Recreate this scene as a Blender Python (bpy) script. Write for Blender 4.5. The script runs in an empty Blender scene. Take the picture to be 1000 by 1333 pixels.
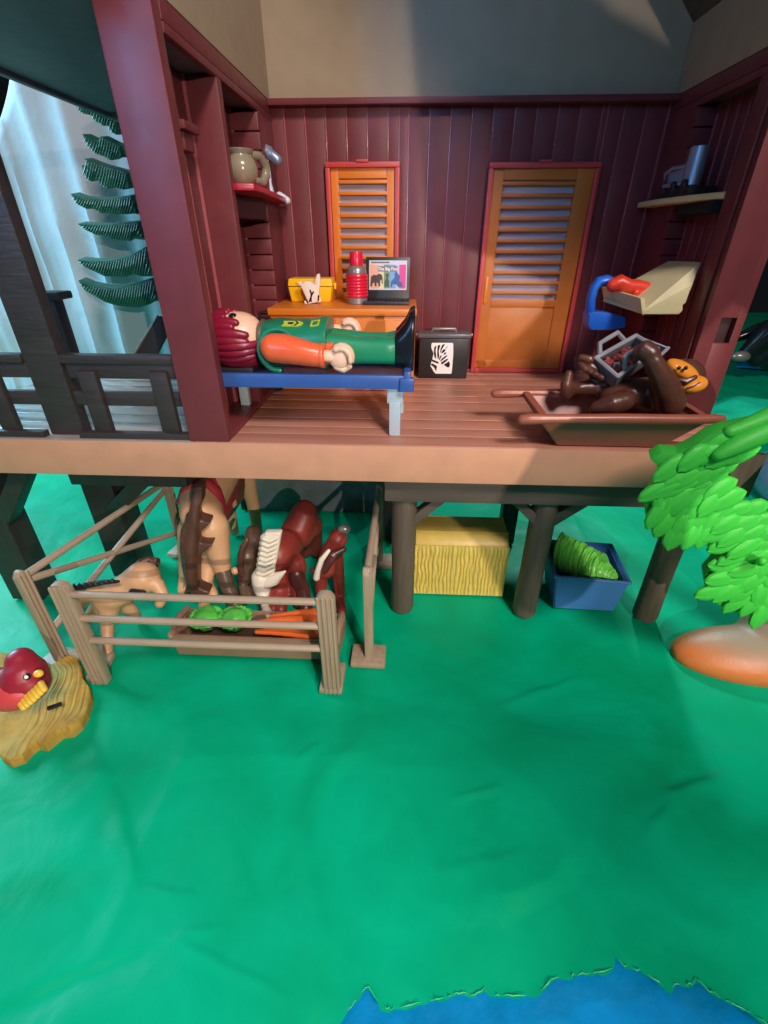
import bpy, bmesh, math, random
from mathutils import Vector, Matrix, noise, Euler

random.seed(7)
S = bpy.context.scene
COL = S.collection
R_ = math.radians

# ------------------------------------------------------------------ camera (1 unit = 1 cm)
F_PX = 606.6
CAM = Vector((0, 0, 13.85))
RC = Matrix(((9.98763169e-01, -2.55656997e-02, 4.26441906e-02),
             (4.97180869e-02, 5.05008708e-01, -8.61681099e-01),
             (4.93792588e-04, 8.62735533e-01, 5.05655175e-01)))
cd = bpy.data.cameras.new("camera")
cd.sensor_fit = 'HORIZONTAL'; cd.sensor_width = 36.0; cd.lens = 36.0 * F_PX / 1000.0
cd.clip_start = 0.1; cd.clip_end = 1000
cam = bpy.data.objects.new("camera", cd); COL.objects.link(cam)
cam.matrix_world = Matrix.Translation(CAM) @ RC.to_4x4()
S.camera = cam


def at(px, py, ax, v):
    """photo pixel -> point on the plane ax = v"""
    d = RC @ Vector((px - 500, 666.5 - py, -F_PX))
    i = 'XYZ'.index(ax)
    return CAM + d * ((v - CAM[i]) / d[i])


# ------------------------------------------------------------------ world and lamps
W = bpy.data.worlds.new("World"); S.world = W; W.use_nodes = True
bg = W.node_tree.nodes['Background']
bg.inputs[0].default_value = (0.66, 0.60, 0.60, 1); bg.inputs[1].default_value = 0.10


def lamp(name, kind, loc, target, power, col, **kw):
    l = bpy.data.lights.new(name, kind); l.energy = power; l.color = col
    for k, v in kw.items(): setattr(l, k, v)
    o = bpy.data.objects.new(name, l); COL.objects.link(o)
    o.location = loc
    o.rotation_euler = (Vector(target) - Vector(loc)).to_track_quat('-Z', 'Y').to_euler()
    return o


KEY = Vector((15, -25, 20.5))
lamp('key_lamp', 'SPOT', KEY, (3, 13, 3), 46000, (1.0, 0.83, 0.69), shadow_soft_size=0.16, spot_size=R_(74), spot_blend=1.0)
lamp('window_light', 'AREA', (-50, 31, 26), (-14, 27, 2), 42000, (0.38, 0.78, 1.0), shape='RECTANGLE', size=26, size_y=20)
lamp('side_light', 'AREA', (-26, -28, 31), (-8, 14, 20), 700, (0.22, 0.50, 1.0), shape='RECTANGLE', size=15, size_y=15, spread=R_(34))
lamp('rear_light', 'SPOT', (18, 50, 34), (10, 22, 0), 50000, (0.6, 0.95, 1.0), spot_size=R_(32), spot_blend=0.6, shadow_soft_size=2.0)
lamp('warm_fill', 'AREA', (24, -32, 62), (2, 12, 4), 50000, (1.0, 0.84, 0.80), shape='RECTANGLE', size=14, size_y=14)  # warm fill added to lift the shaded parts

S.view_settings.view_transform = 'Standard'; S.view_settings.look = 'None'
S.view_settings.exposure = 0.0; S.view_settings.gamma = 1.0
S.cycles.max_bounces = 8
try: S.cycles.use_denoising = True
except Exception: pass


# ------------------------------------------------------------------ materials
def lin(c):
    return tuple(((x / 255) / 12.92 if x / 255 <= 0.04045 else ((x / 255 + 0.055) / 1.055) ** 2.4) for x in c)


MATS = {}


def mat(name, rgb, rough=0.4, bump=0.02, bscale=9.0, var=0.12, stretch=None, grain=0.0, spec=0.5, metal=0.0,
        coat=0.0, rgb2=None, vscale=1.2, sss=0.0, trans=0.0):
    if name in MATS: return MATS[name]
    m = bpy.data.materials.new(name); m.use_nodes = True
    nt = m.node_tree; N = nt.nodes; L = nt.links; b = N['Principled BSDF']
    c = lin(rgb)
    tc = N.new('ShaderNodeTexCoord')
    mp = N.new('ShaderNodeMapping'); L.new(tc.outputs['Object'], mp.inputs[0])
    if stretch: mp.inputs['Scale'].default_value = stretch
    n1 = N.new('ShaderNodeTexNoise'); n1.inputs['Scale'].default_value = vscale; n1.inputs['Detail'].default_value = 6
    L.new(mp.outputs[0], n1.inputs['Vector'])
    mx = N.new('ShaderNodeMix'); mx.data_type = 'RGBA'
    c2 = lin(rgb2) if rgb2 else tuple(min(1, x * (1 + var)) for x in c)
    c1 = tuple(x * (1 - var) for x in c)
    mx.inputs[6].default_value = (*c1, 1); mx.inputs[7].default_value = (*c2, 1)
    cr = N.new('ShaderNodeMapRange'); cr.inputs[1].default_value = 0.3; cr.inputs[2].default_value = 0.7
    L.new(n1.outputs[0], cr.inputs[0]); L.new(cr.outputs[0], mx.inputs[0])
    L.new(mx.outputs[2], b.inputs['Base Color'])
    b.inputs['Roughness'].default_value = rough
    rr = N.new('ShaderNodeMapRange'); rr.inputs[3].default_value = max(0.03, rough - 0.08); rr.inputs[4].default_value = min(1, rough + 0.12)
    n3 = N.new('ShaderNodeTexNoise'); n3.inputs['Scale'].default_value = 3.1; n3.inputs['Detail'].default_value = 8
    L.new(tc.outputs['Object'], n3.inputs['Vector']); L.new(n3.outputs[0], rr.inputs[0]); L.new(rr.outputs[0], b.inputs['Roughness'])
    b.inputs['Specular IOR Level'].default_value = spec; b.inputs['Metallic'].default_value = metal
    b.inputs['Coat Weight'].default_value = coat; b.inputs['Coat Roughness'].default_value = 0.12
    if sss:
        b.inputs['Subsurface Weight'].default_value = sss; b.inputs['Subsurface Radius'].default_value = (0.3, 0.2, 0.12)
    if trans: b.inputs['Transmission Weight'].default_value = trans
    n2 = N.new('ShaderNodeTexNoise'); n2.inputs['Scale'].default_value = bscale; n2.inputs['Detail'].default_value = 5
    L.new(mp.outputs[0], n2.inputs['Vector'])
    bp = N.new('ShaderNodeBump'); bp.inputs['Distance'].default_value = 1.0; bp.inputs['Strength'].default_value = bump
    h = n2.outputs[0]
    if grain:
        wv = N.new('ShaderNodeTexWave'); wv.wave_type = 'BANDS'; wv.bands_direction = 'X'
        wv.inputs['Scale'].default_value = grain; wv.inputs['Distortion'].default_value = 5; wv.inputs['Detail'].default_value = 3
        wv.inputs['Detail Scale'].default_value = 1.2
        L.new(mp.outputs[0], wv.inputs['Vector'])
        ad = N.new('ShaderNodeMath'); ad.operation = 'ADD'; L.new(wv.outputs['Fac'], ad.inputs[0]); L.new(n2.outputs[0], ad.inputs[1])
        h = ad.outputs[0]
    L.new(h, bp.inputs['Height']); L.new(bp.outputs[0], b.inputs['Normal'])
    MATS[name] = m
    return m


M = dict(
    maroon=mat('maroon plastic', (106, 44, 50), 0.42, 0.02, 22, 0.10),
    bead=mat('highlit maroon plastic', (150, 78, 84), 0.22, 0.01, 22, 0.06),  # lightened maroon, the beads' highlight is put into the colour
    cream=mat('cream plastic', (158, 142, 120), 0.45, 0.03, 25, 0.06),
    tan=mat('tan brown plastic', (198, 146, 116), 0.42, 0.03, 25, 0.07),
    board=mat('brown deck plastic', (182, 128, 108), 0.38, 0.04, 12, 0.12, stretch=(0.25, 2.5, 2.5)),
    porch=mat('porch deck plastic', (150, 140, 132), 0.2, 0.02, 8, 0.12, stretch=(0.25, 2, 2), coat=0.6),
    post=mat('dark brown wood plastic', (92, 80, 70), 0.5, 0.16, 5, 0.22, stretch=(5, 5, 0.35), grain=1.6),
    beam=mat('dark brown beam plastic', (88, 76, 68), 0.5, 0.14, 5, 0.2, stretch=(0.35, 5, 5), grain=0.0),
    black=mat('blackish post plastic', (46, 42, 40), 0.45, 0.12, 5, 0.15, stretch=(4, 4, 0.4), grain=1.2),
    rail=mat('grey brown rail plastic', (50, 44, 43), 0.5, 0.10, 3, 0.2, stretch=(0.4, 3, 3)),
    fence=mat('taupe fence plastic', (158, 140, 118), 0.45, 0.10, 6, 0.14, stretch=(4, 4, 0.5), grain=1.6),
    fencerail=mat('taupe fence rail plastic', (162, 144, 124), 0.42, 0.03, 6, 0.08),
    teal=mat('roof underside plastic', (98, 90, 98), 0.5, 0.03, 10, 0.12),
    orange=mat('orange plastic', (216, 122, 40), 0.35, 0.02, 20, 0.05),
    doororange=mat('orange door plastic', (190, 108, 42), 0.4, 0.03, 18, 0.08),
    redframe=mat('red frame plastic', (190, 66, 66), 0.38, 0.02, 20, 0.06),
    blue=mat('blue tray plastic', (52, 88, 156), 0.33, 0.02, 18, 0.06),
    binblue=mat('blue bin plastic', (66, 122, 196), 0.45, 0.04, 18, 0.05),
    legblue=mat('pale blue grey plastic', (168, 186, 196), 0.35, 0.02, 12, 0.05),
    green=mat('green vest plastic', (22, 122, 88), 0.3, 0.01, 14, 0.06),
    green2=mat('green trouser plastic', (28, 134, 92), 0.34, 0.01, 14, 0.05),
    armorange=mat('orange sleeve plastic', (226, 98, 58), 0.25, 0.01, 14, 0.04),
    skin=mat('skin coloured plastic', (238, 196, 168), 0.32, 0.005, 10, 0.03, sss=0.15),
    hair=mat('dark red hair plastic', (132, 24, 52), 0.3, 0.01, 10, 0.12),
    bootblack=mat('glossy black plastic', (22, 26, 32), 0.18, 0.01, 10, 0.1),
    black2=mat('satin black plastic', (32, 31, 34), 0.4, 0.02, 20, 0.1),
    white=mat('white print', (238, 236, 232), 0.4, 0.01, 20, 0.03),
    offwhite=mat('off white plastic', (226, 218, 200), 0.42, 0.05, 6, 0.06),
    paperwhite=mat('white crumpled plastic', (232, 220, 208), 0.5, 0.06, 3, 0.05),
    yellow=mat('yellow plastic', (246, 194, 30), 0.3, 0.01, 15, 0.05),
    ygreen=mat('yellow green print', (186, 200, 60), 0.4, 0.0, 15, 0.03),
    red=mat('glossy red plastic', (214, 30, 58), 0.22, 0.01, 15, 0.05),
    redclip=mat('orange red plastic', (222, 62, 40), 0.35, 0.04, 10, 0.05),
    steel=mat('grey steel plastic', (150, 146, 140), 0.3, 0.01, 12, 0.06, metal=0.5),
    silver=mat('blue silver metal plastic', (150, 172, 200), 0.34, 0.0, 9, 0.05, metal=0.6),
    casegrey=mat('grey case plastic', (104, 108, 112), 0.4, 0.02, 9, 0.1),
    rimgrey=mat('pale grey rim plastic', (150, 154, 160), 0.35, 0.02, 9, 0.08),
    jug=mat('olive grey glazed plastic', (142, 132, 112), 0.16, 0.01, 9, 0.06, coat=0.5),
    crimson=mat('crimson shelf plastic', (176, 28, 58), 0.3, 0.01, 9, 0.05),
    paleblue=mat('pale blue white plastic', (206, 216, 232), 0.4, 0.01, 9, 0.03),
    creamshelf=mat('pale yellow plastic', (214, 206, 158), 0.4, 0.02, 14, 0.05),
    brightblue=mat('bright blue plastic', (30, 100, 205), 0.35, 0.02, 14, 0.05),
    barrow=mat('brown barrow plastic', (150, 86, 68), 0.3, 0.02, 16, 0.08),
    chimp=mat('dark brown glossy plastic', (88, 54, 42), 0.3, 0.03, 7, 0.15),
    chimpface=mat('orange tan face plastic', (240, 152, 48), 0.3, 0.01, 9, 0.06),
    hay=mat('yellow straw plastic', (206, 184, 92), 0.45, 0.55, 2.6, 0.16, stretch=(5.5, 5.5, 0.7), grain=0.0),
    haytop=mat('flat yellow straw plastic', (196, 170, 84), 0.42, 0.05, 5, 0.10),
    greens=mat('bright green leaf plastic', (116, 216, 84), 0.28, 0.04, 6, 0.15),
    cabbage=mat('lettuce green plastic', (96, 214, 84), 0.35, 0.12, 3.5, 0.25),
    carrot=mat('orange carrot plastic', (255, 118, 52), 0.35, 0.05, 5, 0.08),
    carrottop=mat('teal green stalk plastic', (48, 128, 102), 0.35, 0.1, 6, 0.15),
    trough=mat('brown trough plastic', (158, 124, 104), 0.4, 0.05, 12, 0.08),
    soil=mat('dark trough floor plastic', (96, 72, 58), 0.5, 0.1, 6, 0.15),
    tanhorse=mat('tan horse plastic', (208, 164, 124), 0.42, 0.02, 8, 0.05),
    sock=mat('grey brown sock paint', (92, 76, 62), 0.35, 0.02, 8, 0.08),
    tail=mat('dark brown mane plastic', (84, 56, 46), 0.35, 0.12, 3, 0.2, stretch=(3, 3, 0.8)),
    brownfoal=mat('grey brown foal plastic', (98, 78, 62), 0.35, 0.02, 8, 0.08),
    chestnut=mat('chestnut horse plastic', (134, 52, 44), 0.42, 0.02, 8, 0.10),
    chestdark=mat('dark chestnut plastic', (84, 42, 38), 0.32, 0.03, 6, 0.12),
    saddle=mat('red blanket plastic', (168, 48, 60), 0.35, 0.03, 8, 0.08),
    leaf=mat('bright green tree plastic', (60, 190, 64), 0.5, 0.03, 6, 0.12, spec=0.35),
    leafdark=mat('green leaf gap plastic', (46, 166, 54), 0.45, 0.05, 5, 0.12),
    pine=mat('dark green pine plastic', (26, 92, 72), 0.42, 0.05, 6, 0.18),
    straw=mat('ochre straw plastic', (168, 138, 62), 0.65, 0.06, 3, 0.2, vscale=2.2, spec=0.2),
    bird=mat('crimson bird plastic', (150, 32, 52), 0.38, 0.02, 8, 0.08),
    birdbelly=mat('coral bird belly plastic', (200, 68, 72), 0.4, 0.02, 8, 0.06),
    birdyellow=mat('yellow beak paint', (238, 196, 70), 0.35, 0.02, 8, 0.05),
    waterblue=mat('blue plastic sheet', (4, 132, 196), 0.22, 0.10, 0.9, 0.14),
    glass=mat('window pane plastic', (196, 180, 190), 0.15, 0.0, 5, 0.03, trans=0.25),
    sheet=mat('white cloth', (172, 182, 196), 0.8, 0.05, 3, 0.03),
    dark=mat('dark room wall', (16, 22, 30), 0.8, 0.02, 3, 0.1),
    screen=mat('pale screen print', (206, 206, 214), 0.3, 0, 3, 0.02),
    redspeck=mat('dark red contents', (120, 34, 40), 0.3, 0.5, 5, 0.6, rgb2=(190, 80, 80), vscale=5),
    poolblue=mat('glossy pale blue plastic', (104, 136, 158), 0.15, 0.05, 1, 0.2, coat=1.0),
    greypanel=mat('dark grey glossy panel', (96, 104, 108), 0.25, 0.06, 0.8, 0.2),
    phone=mat('phone black glass', (12, 12, 14), 0.15, 0, 3, 0.0),
)


def ground_mat():
    m = bpy.data.materials.new('green plastic tablecloth'); m.use_nodes = True
    nt = m.node_tree; N = nt.nodes; L = nt.links; b = N['Principled BSDF']
    tc = N.new('ShaderNodeTexCoord')
    n1 = N.new('ShaderNodeTexNoise'); n1.inputs['Scale'].default_value = 0.28; n1.inputs['Detail'].default_value = 5; n1.inputs['Distortion'].default_value = 0.8
    L.new(tc.outputs['Object'], n1.inputs['Vector'])
    mr = N.new('ShaderNodeMapRange'); mr.inputs[1].default_value = 0.32; mr.inputs[2].default_value = 0.68
    L.new(n1.outputs[0], mr.inputs[0])
    mx = N.new('ShaderNodeMix'); mx.data_type = 'RGBA'
    mx.inputs[6].default_value = (*lin((0, 150, 104)), 1); mx.inputs[7].default_value = (*lin((0, 168, 126)), 1)
    L.new(mr.outputs[0], mx.inputs[0]); L.new(mx.outputs[2], b.inputs['Base Color'])
    b.inputs['Roughness'].default_value = 0.42; b.inputs['Specular IOR Level'].default_value = 0.10
    b.inputs['Subsurface Weight'].default_value = 0.0
    # soft creases and fine plastic-film wrinkles
    n2 = N.new('ShaderNodeTexNoise'); n2.inputs['Scale'].default_value = 0.55; n2.inputs['Detail'].default_value = 4; n2.inputs['Distortion'].default_value = 0.5
    n2.inputs['Roughness'].default_value = 0.45
    L.new(tc.outputs['Object'], n2.inputs['Vector'])
    mu = N.new('ShaderNodeTexNoise'); mu.noise_type = 'RIDGED_MULTIFRACTAL'; mu.inputs['Scale'].default_value = 0.35; mu.inputs['Detail'].default_value = 3
    L.new(tc.outputs['Object'], mu.inputs['Vector'])
    ms = N.new('ShaderNodeMath'); ms.operation = 'MULTIPLY_ADD'; ms.inputs[1].default_value = 0.45
    L.new(mu.outputs[0], ms.inputs[0]); L.new(n2.outputs[0], ms.inputs[2])
    bp = N.new('ShaderNodeBump'); bp.inputs['Strength'].default_value = 0.17; bp.inputs['Distance'].default_value = 0.5
    L.new(ms.outputs[0], bp.inputs['Height']); L.new(bp.outputs[0], b.inputs['Normal'])
    return m


# ------------------------------------------------------------------ mesh helpers
def new_bm(): return bmesh.new()


def merge(bm, tmp, mtx=None):
    if mtx is not None: bmesh.ops.transform(tmp, matrix=mtx, verts=tmp.verts)
    me = bpy.data.meshes.new('tmp'); tmp.to_mesh(me); tmp.free(); bm.from_mesh(me); bpy.data.meshes.remove(me)
    return bm


def box(bm, x0, x1, y0, y1, z0, z1, bev=0.05, seg=2, mtx=None):
    t = bmesh.new(); bmesh.ops.create_cube(t, size=1)
    for v in t.verts:
        v.co = Vector(((x0 + x1) / 2 + v.co.x * (x1 - x0), (y0 + y1) / 2 + v.co.y * (y1 - y0), (z0 + z1) / 2 + v.co.z * (z1 - z0)))
    if bev: bmesh.ops.bevel(t, geom=t.edges[:], offset=min(bev, 0.45 * min(abs(x1 - x0), abs(y1 - y0), abs(z1 - z0))), segments=seg, profile=0.6, affect='EDGES')
    return merge(bm, t, mtx)


def hexa(bm, pts, bev=0.04):
    """8 corners: bottom 4 (ccw) then top 4"""
    t = bmesh.new(); v = [t.verts.new(p) for p in pts]
    for f in ((3, 2, 1, 0), (4, 5, 6, 7), (0, 1, 5, 4), (1, 2, 6, 5), (2, 3, 7, 6), (3, 0, 4, 7)): t.faces.new([v[i] for i in f])
    bmesh.ops.recalc_face_normals(t, faces=t.faces[:])
    if bev: bmesh.ops.bevel(t, geom=t.edges[:], offset=bev, segments=2, profile=0.6, affect='EDGES')
    return merge(bm, t)


def prism(bm, poly, ext, bev=0.03):
    """poly: list of 3D points, ext: extrusion vector"""
    t = bmesh.new(); ext = Vector(ext)
    a = [t.verts.new(Vector(p)) for p in poly]; b = [t.verts.new(Vector(p) + ext) for p in poly]
    n = len(poly)
    t.faces.new(a); t.faces.new(b[::-1])
    for i in range(n): t.faces.new((a[i], b[i], b[(i + 1) % n], a[(i + 1) % n]))
    bmesh.ops.recalc_face_normals(t, faces=t.faces[:])
    if bev: bmesh.ops.bevel(t, geom=[e for e in t.edges if len(e.link_faces) == 2 and e.calc_face_angle(0) > 0.5], offset=bev, segments=2, profile=0.6, affect='EDGES')
    return merge(bm, t)


def tube(bm, pts, rad, n=12, cap=True, squash=None, up=None):
    """sweep a circle along pts; rad scalar or list; rounded ends"""
    pts = [Vector(p) for p in pts]
    if not hasattr(rad, '__len__'): rad = [rad] * len(pts)
    rad = list(rad)
    if cap:
        d0 = (pts[0] - pts[1]).normalized(); d1 = (pts[-1] - pts[-2]).normalized()
        p0, r0, p1, r1 = pts[0], rad[0], pts[-1], rad[-1]
        pre = [(p0 + d0 * r0 * s, r0 * c) for s, c in ((0.98, 0.2), (0.8, 0.6), (0.45, 0.89))]
        post = [(p1 + d1 * r1 * s, r1 * c) for s, c in ((0.45, 0.89), (0.8, 0.6), (0.98, 0.2))]
        pts = [q[0] for q in pre] + pts + [q[0] for q in post]; rad = [q[1] for q in pre] + rad + [q[1] for q in post]
    rings = []; nrm = None
    for i, p in enumerate(pts):
        d = (pts[min(i + 1, len(pts) - 1)] - pts[max(i - 1, 0)]).normalized()
        if nrm is None:
            u = Vector(up) if up else (Vector((0, 0, 1)) if abs(d.z) < 0.9 else Vector((0, 1, 0)))
            nrm = (u - d * u.dot(d)).normalized()
        else: nrm = (nrm - d * nrm.dot(d)).normalized()
        bn = d.cross(nrm); sx, sy = squash or (1, 1)
        rings.append([bm.verts.new(p + (nrm * math.cos(a) * sx + bn * math.sin(a) * sy) * rad[i]) for a in (2 * math.pi * k / n for k in range(n))])
    for a, b in zip(rings, rings[1:]):
        for k in range(n): bm.faces.new((a[k], a[(k + 1) % n], b[(k + 1) % n], b[k]))
    bm.faces.new(rings[0][::-1]); bm.faces.new(rings[-1])
    return bm


def lathe(bm, prof, loc=(0, 0, 0), n=24, axis=None, mtx=None):
    """prof: (r, z) list; bottom to top"""
    t = bmesh.new(); rings = []
    for r, z in prof: rings.append([t.verts.new((r * math.cos(2 * math.pi * k / n), r * math.sin(2 * math.pi * k / n), z)) for k in range(n)])
    for a, b in zip(rings, rings[1:]):
        for k in range(n): t.faces.new((a[k], a[(k + 1) % n], b[(k + 1) % n], b[k]))
    t.faces.new(rings[0][::-1]); t.faces.new(rings[-1])
    m = Matrix.Translation(Vector(loc))
    if axis is not None: m = m @ Vector(axis).to_track_quat('Z', 'Y').to_matrix().to_4x4()
    if mtx is not None: m = mtx
    return merge(bm, t, m)


def ball(bm, c, r, seg=20, mtx=None):
    t = bmesh.new(); bmesh.ops.create_uvsphere(t, u_segments=seg, v_segments=max(8, seg // 2), radius=1)
    r = (r, r, r) if not hasattr(r, '__len__') else r
    m = Matrix.Translation(Vector(c)) @ (mtx.to_4x4() if mtx is not None else Matrix.Identity(4)) @ Matrix.Diagonal((*r, 1))
    return merge(bm, t, m)


def loft(bm, secs, n=28, power=2.5):
    """sections across X: (x, cy, cz, ry, rz)"""
    rings = []
    for x, cy, cz, ry, rz in secs:
        ring = []
        for k in range(n):
            a = 2 * math.pi * k / n; c, s = math.cos(a), math.sin(a)
            ring.append(bm.verts.new((x, cy + ry * math.copysign(abs(c) ** (2 / power), c), cz + rz * math.copysign(abs(s) ** (2 / power), s))))
        rings.append(ring)
    for a, b in zip(rings, rings[1:]):
        for k in range(n): bm.faces.new((a[k], a[(k + 1) % n], b[(k + 1) % n], b[k]))
    bm.faces.new(rings[0][::-1]); bm.faces.new(rings[-1])
    return bm


def mesh_of(bm, name, m, off=(0, 0, 0), sharp=35):
    off = Vector(off)
    if off.length: bmesh.ops.translate(bm, verts=bm.verts, vec=-off)
    bmesh.ops.recalc_face_normals(bm, faces=bm.faces[:])
    me = bpy.data.meshes.new(name); bm.to_mesh(me); bm.free()
    for mm in (m if isinstance(m, (list, tuple)) else [m]): me.materials.append(mm)
    me.shade_smooth(); me.set_sharp_from_angle(angle=R_(sharp))
    return me


def root_loc(p):
    v = Vector((0, 0, 0))
    while p is not None: v += p.location; p = p.parent
    return v


def obj(name, bm, m, parent=None, label=None, sharp=35, kind=None):
    me = mesh_of(bm, name, m, root_loc(parent), sharp)
    o = bpy.data.objects.new(name, me); COL.objects.link(o)
    if parent is not None: o.parent = parent
    if label: o['label'] = label
    if kind: o['kind'] = kind
    return o


def thing(name, label, cat, loc=(0, 0, 0), group=None):
    o = bpy.data.objects.new(name, None); COL.objects.link(o); o.location = loc
    o.empty_display_size = 0.5
    o['label'] = label; o['category'] = cat
    if group: o['group'] = group
    return o


def struct(name, bm, m, label=None):
    o = obj(name, bm, m); o['kind'] = 'structure'
    if label: o['label'] = label
    return o


def share(me, name, parent, loc, rot=None, scale=None):
    o = bpy.data.objects.new(name, me); COL.objects.link(o); o.parent = parent
    o.location = Vector(loc) - root_loc(parent)
    if rot is not None: o.rotation_euler = rot
    if scale is not None: o.scale = scale
    return o


def blob(name, chains, m, parent=None, voxel=0.09, smooth=6, extra=None, label=None):
    """one continuous moulded surface from tapered chains: [(pts, radii), ...]"""
    bm = bmesh.new()
    for pts, rad in chains: tube(bm, pts, rad, n=14)
    if extra:
        for c, r in extra: ball(bm, c, r, 18)
    o = obj(name, bm, m, parent, label)
    rm = o.modifiers.new('Remesh', 'REMESH'); rm.mode = 'VOXEL'; rm.voxel_size = voxel; rm.use_smooth_shade = True
    sm = o.modifiers.new('Smooth', 'SMOOTH'); sm.iterations = smooth; sm.factor = 0.5
    return o


def copy_tree(o, parent=None):
    c = o.copy(); COL.objects.link(c)
    if parent is not None: c.parent = parent
    for ch in list(o.children): copy_tree(ch, c)
    return c


# ================================================================== SETTING
# ---- ground: thin green plastic cloth, torn open at the front over a blue sheet
def interp(x, tab):
    for (a, ya), (b, yb) in zip(tab, tab[1:]):
        if a <= x <= b: return ya + (yb - ya) * (x - a) / (b - a)
    return tab[0][1] if x < tab[0][0] else tab[-1][1]


TEAR = [(-30, -12), (-2.2, -6), (-1.55, 1.6), (-1.05, 2.88), (-0.75, 3.2), (-0.52, 3.46), (-0.42, 3.35), (-0.2, 3.12), (0.1, 3.12), (0.5, 3.22),
        (1.0, 3.3), (1.5, 3.45), (1.75, 3.42), (2.0, 3.54), (2.12, 3.44), (2.5, 3.46), (3.1, 3.50), (3.35, 3.66), (3.5, 3.78), (4.1, 3.86),
        (4.6, 3.92), (4.86, 3.98), (4.98, 4.2), (5.12, 4.03), (5.5, 3.96), (5.8, 3.8), (5.95, 3.66), (6.1, 3.8), (6.5, 3.82), (6.62, 3.92),
        (6.8, 3.72), (7.2, 3.55), (7.6, 3.36), (8.0, 3.1), (8.8, 2.2), (9.6, -2), (10.6, -8), (40, -12), (90, -14)]


FOLDS = []
for (xa, ya, xb, yb, h, w) in ((-20, 1325, 190, 1238, -.13, .16), (150, 1040, 172, 1150, .09, .14), (172, 1150, 250, 1165, .07, .12), (205, 1210, 385, 1300, .05, .06),
                               (860, 1040, 945, 1005, .10, .14), (840, 1085, 880, 1040, .08, .12), (590, 1035, 650, 1020, .05, .07), (640, 920, 760, 880, .05, .12), (300, 1090, 330, 1190, .05, .2),
                               (380, 990, 420, 965, .05, .1), (560, 1130, 700, 1105, .04, .12), (225, 1215, 290, 1200, .06, .07), (110, 960, 150, 1040, .06, .15), (560, 860, 600, 880, .04, .06)):
    a_, b__ = at(xa, ya, 'Z', 0), at(xb, yb, 'Z', 0)
    FOLDS.append((a_.x, a_.y, b__.x, b__.y, h * .8, w))


def folds(x, y):
    z = 0
    for xa, ya, xb, yb, h, w in FOLDS:
        dx, dy = xb - xa, yb - ya; L2 = dx * dx + dy * dy
        t = ((x - xa) * dx + (y - ya) * dy) / L2
        if -0.3 < t < 1.3:
            n = ((x - xa) * dy - (y - ya) * dx) / math.sqrt(L2) + 0.10 * noise.noise(Vector((x * 1.2, y * 1.2, h * 50)))
            e = max(0, 1 - abs(t - .5) * 1.5) if t < 0 or t > 1 else math.sin(math.pi * min(1, max(0, t * .8 + .1))) 
            if abs(n) < w * 3.5: z += h * e * (math.exp(-(n / w) ** 2) if n < 0 else math.exp(-(n / (w * 2.2)) ** 2))
    return z


def gz(x, y):
    p = Vector((x * 0.16, y * 0.16, 1.3))
    z = 0.10 * noise.noise(p) + 0.055 * noise.noise(p * 3.1 + Vector((5, 1, 0))) + 0.02 * abs(noise.noise(p * 7 + Vector((2, 1, 0))))
    q = Vector((x * 0.09 + 0.4 * noise.noise(p * 1.5), y * 0.22, 9))
    z += 0.07 * max(0, 1 - 5 * abs(noise.noise(q)))   # soft long creases
    q2 = Vector((x * 0.30 + y * 0.12, y * 0.16 - x * 0.1, 4))
    z += 0.04 * max(0, 1 - 6 * abs(noise.noise(q2)))
    return z * (0.55 + 0.45 * max(0, min(1, (12 - y) / 5))) - 0.10 + (folds(x, y) if y < 12.5 else 0)


bm = bmesh.new()
xs = []
x = -60.0
while x < 110:
    xs.append(x); x += 0.08 if -10 <= x <= 10 else (0.4 if -20 < x < 22 else 2.5)
ys = []
y = -14.0
while y < 115:
    ys.append(y); y += 0.07 if 2 <= y <= 12 else 0.12 if y <= 13 and y > 2 else (0.3 if 0 < y < 30 else 2.0)
grid = []
for x in xs:
    y0 = interp(x, TEAR); colv = []
    if -2 < x < 9: y0 += 0.06 * noise.noise(Vector((x * 4, 0, 0))) + 0.03 * noise.noise(Vector((x * 11, 3, 0)))
    for yj in ys:
        y = max(yj, y0); d = y - y0; z = gz(x, y)
        if -2 < x < 9.5 and d < 0.9: z += 0.035 * math.exp(-d * 5) * (1 + 1.2 * noise.noise(Vector((x * 2, y * 2, 0))))
        colv.append(bm.verts.new((x, y, z)))
    grid.append((colv, y0))
for (a, ya), (b, yb) in zip(grid, grid[1:]):
    for j in range(len(ys) - 1):
        if ys[j + 1] <= ya and ys[j + 1] <= yb: continue
        bm.faces.new((a[j], b[j], b[j + 1], a[j + 1]))
bmesh.ops.dissolve_degenerate(bm, dist=1e-5, edges=bm.edges[:])
bmesh.ops.delete(bm, geom=[v for v in bm.verts if not v.link_faces], context='VERTS')
GM = ground_mat()
struct('ground', bm, GM, 'green plastic cloth laid as the ground')
b_ = bmesh.new(); random.seed(21)
xx = -0.9
while xx < 7.9:
    ln = random.uniform(.1, .5)
    pt_ = [(xx + ln * k / 5, interp(xx + ln * k / 5, TEAR) + 0.05 * noise.noise(Vector((xx * 5 + k, 2, 0))) + 0.04, gz(xx + ln * k / 5, interp(xx + ln * k / 5, TEAR)) + 0.045 + 0.03 * noise.noise(Vector((xx * 3 + k, 8, 0)))) for k in range(6)]
    tube(b_, pt_, [0.003, .010, .016, .015, .009, .003], 6); xx += ln * random.uniform(1.0, 1.9)
o = obj('torn_cloth_edge', b_, mat('highlit green plastic', (30, 176, 122), .5)); o['kind'] = 'stuff'; o['label'] = 'curled lip of green plastic along the torn edge, highlight painted in'  # edge highlights put into a lighter green than the sheet
bm = bmesh.new()
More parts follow.
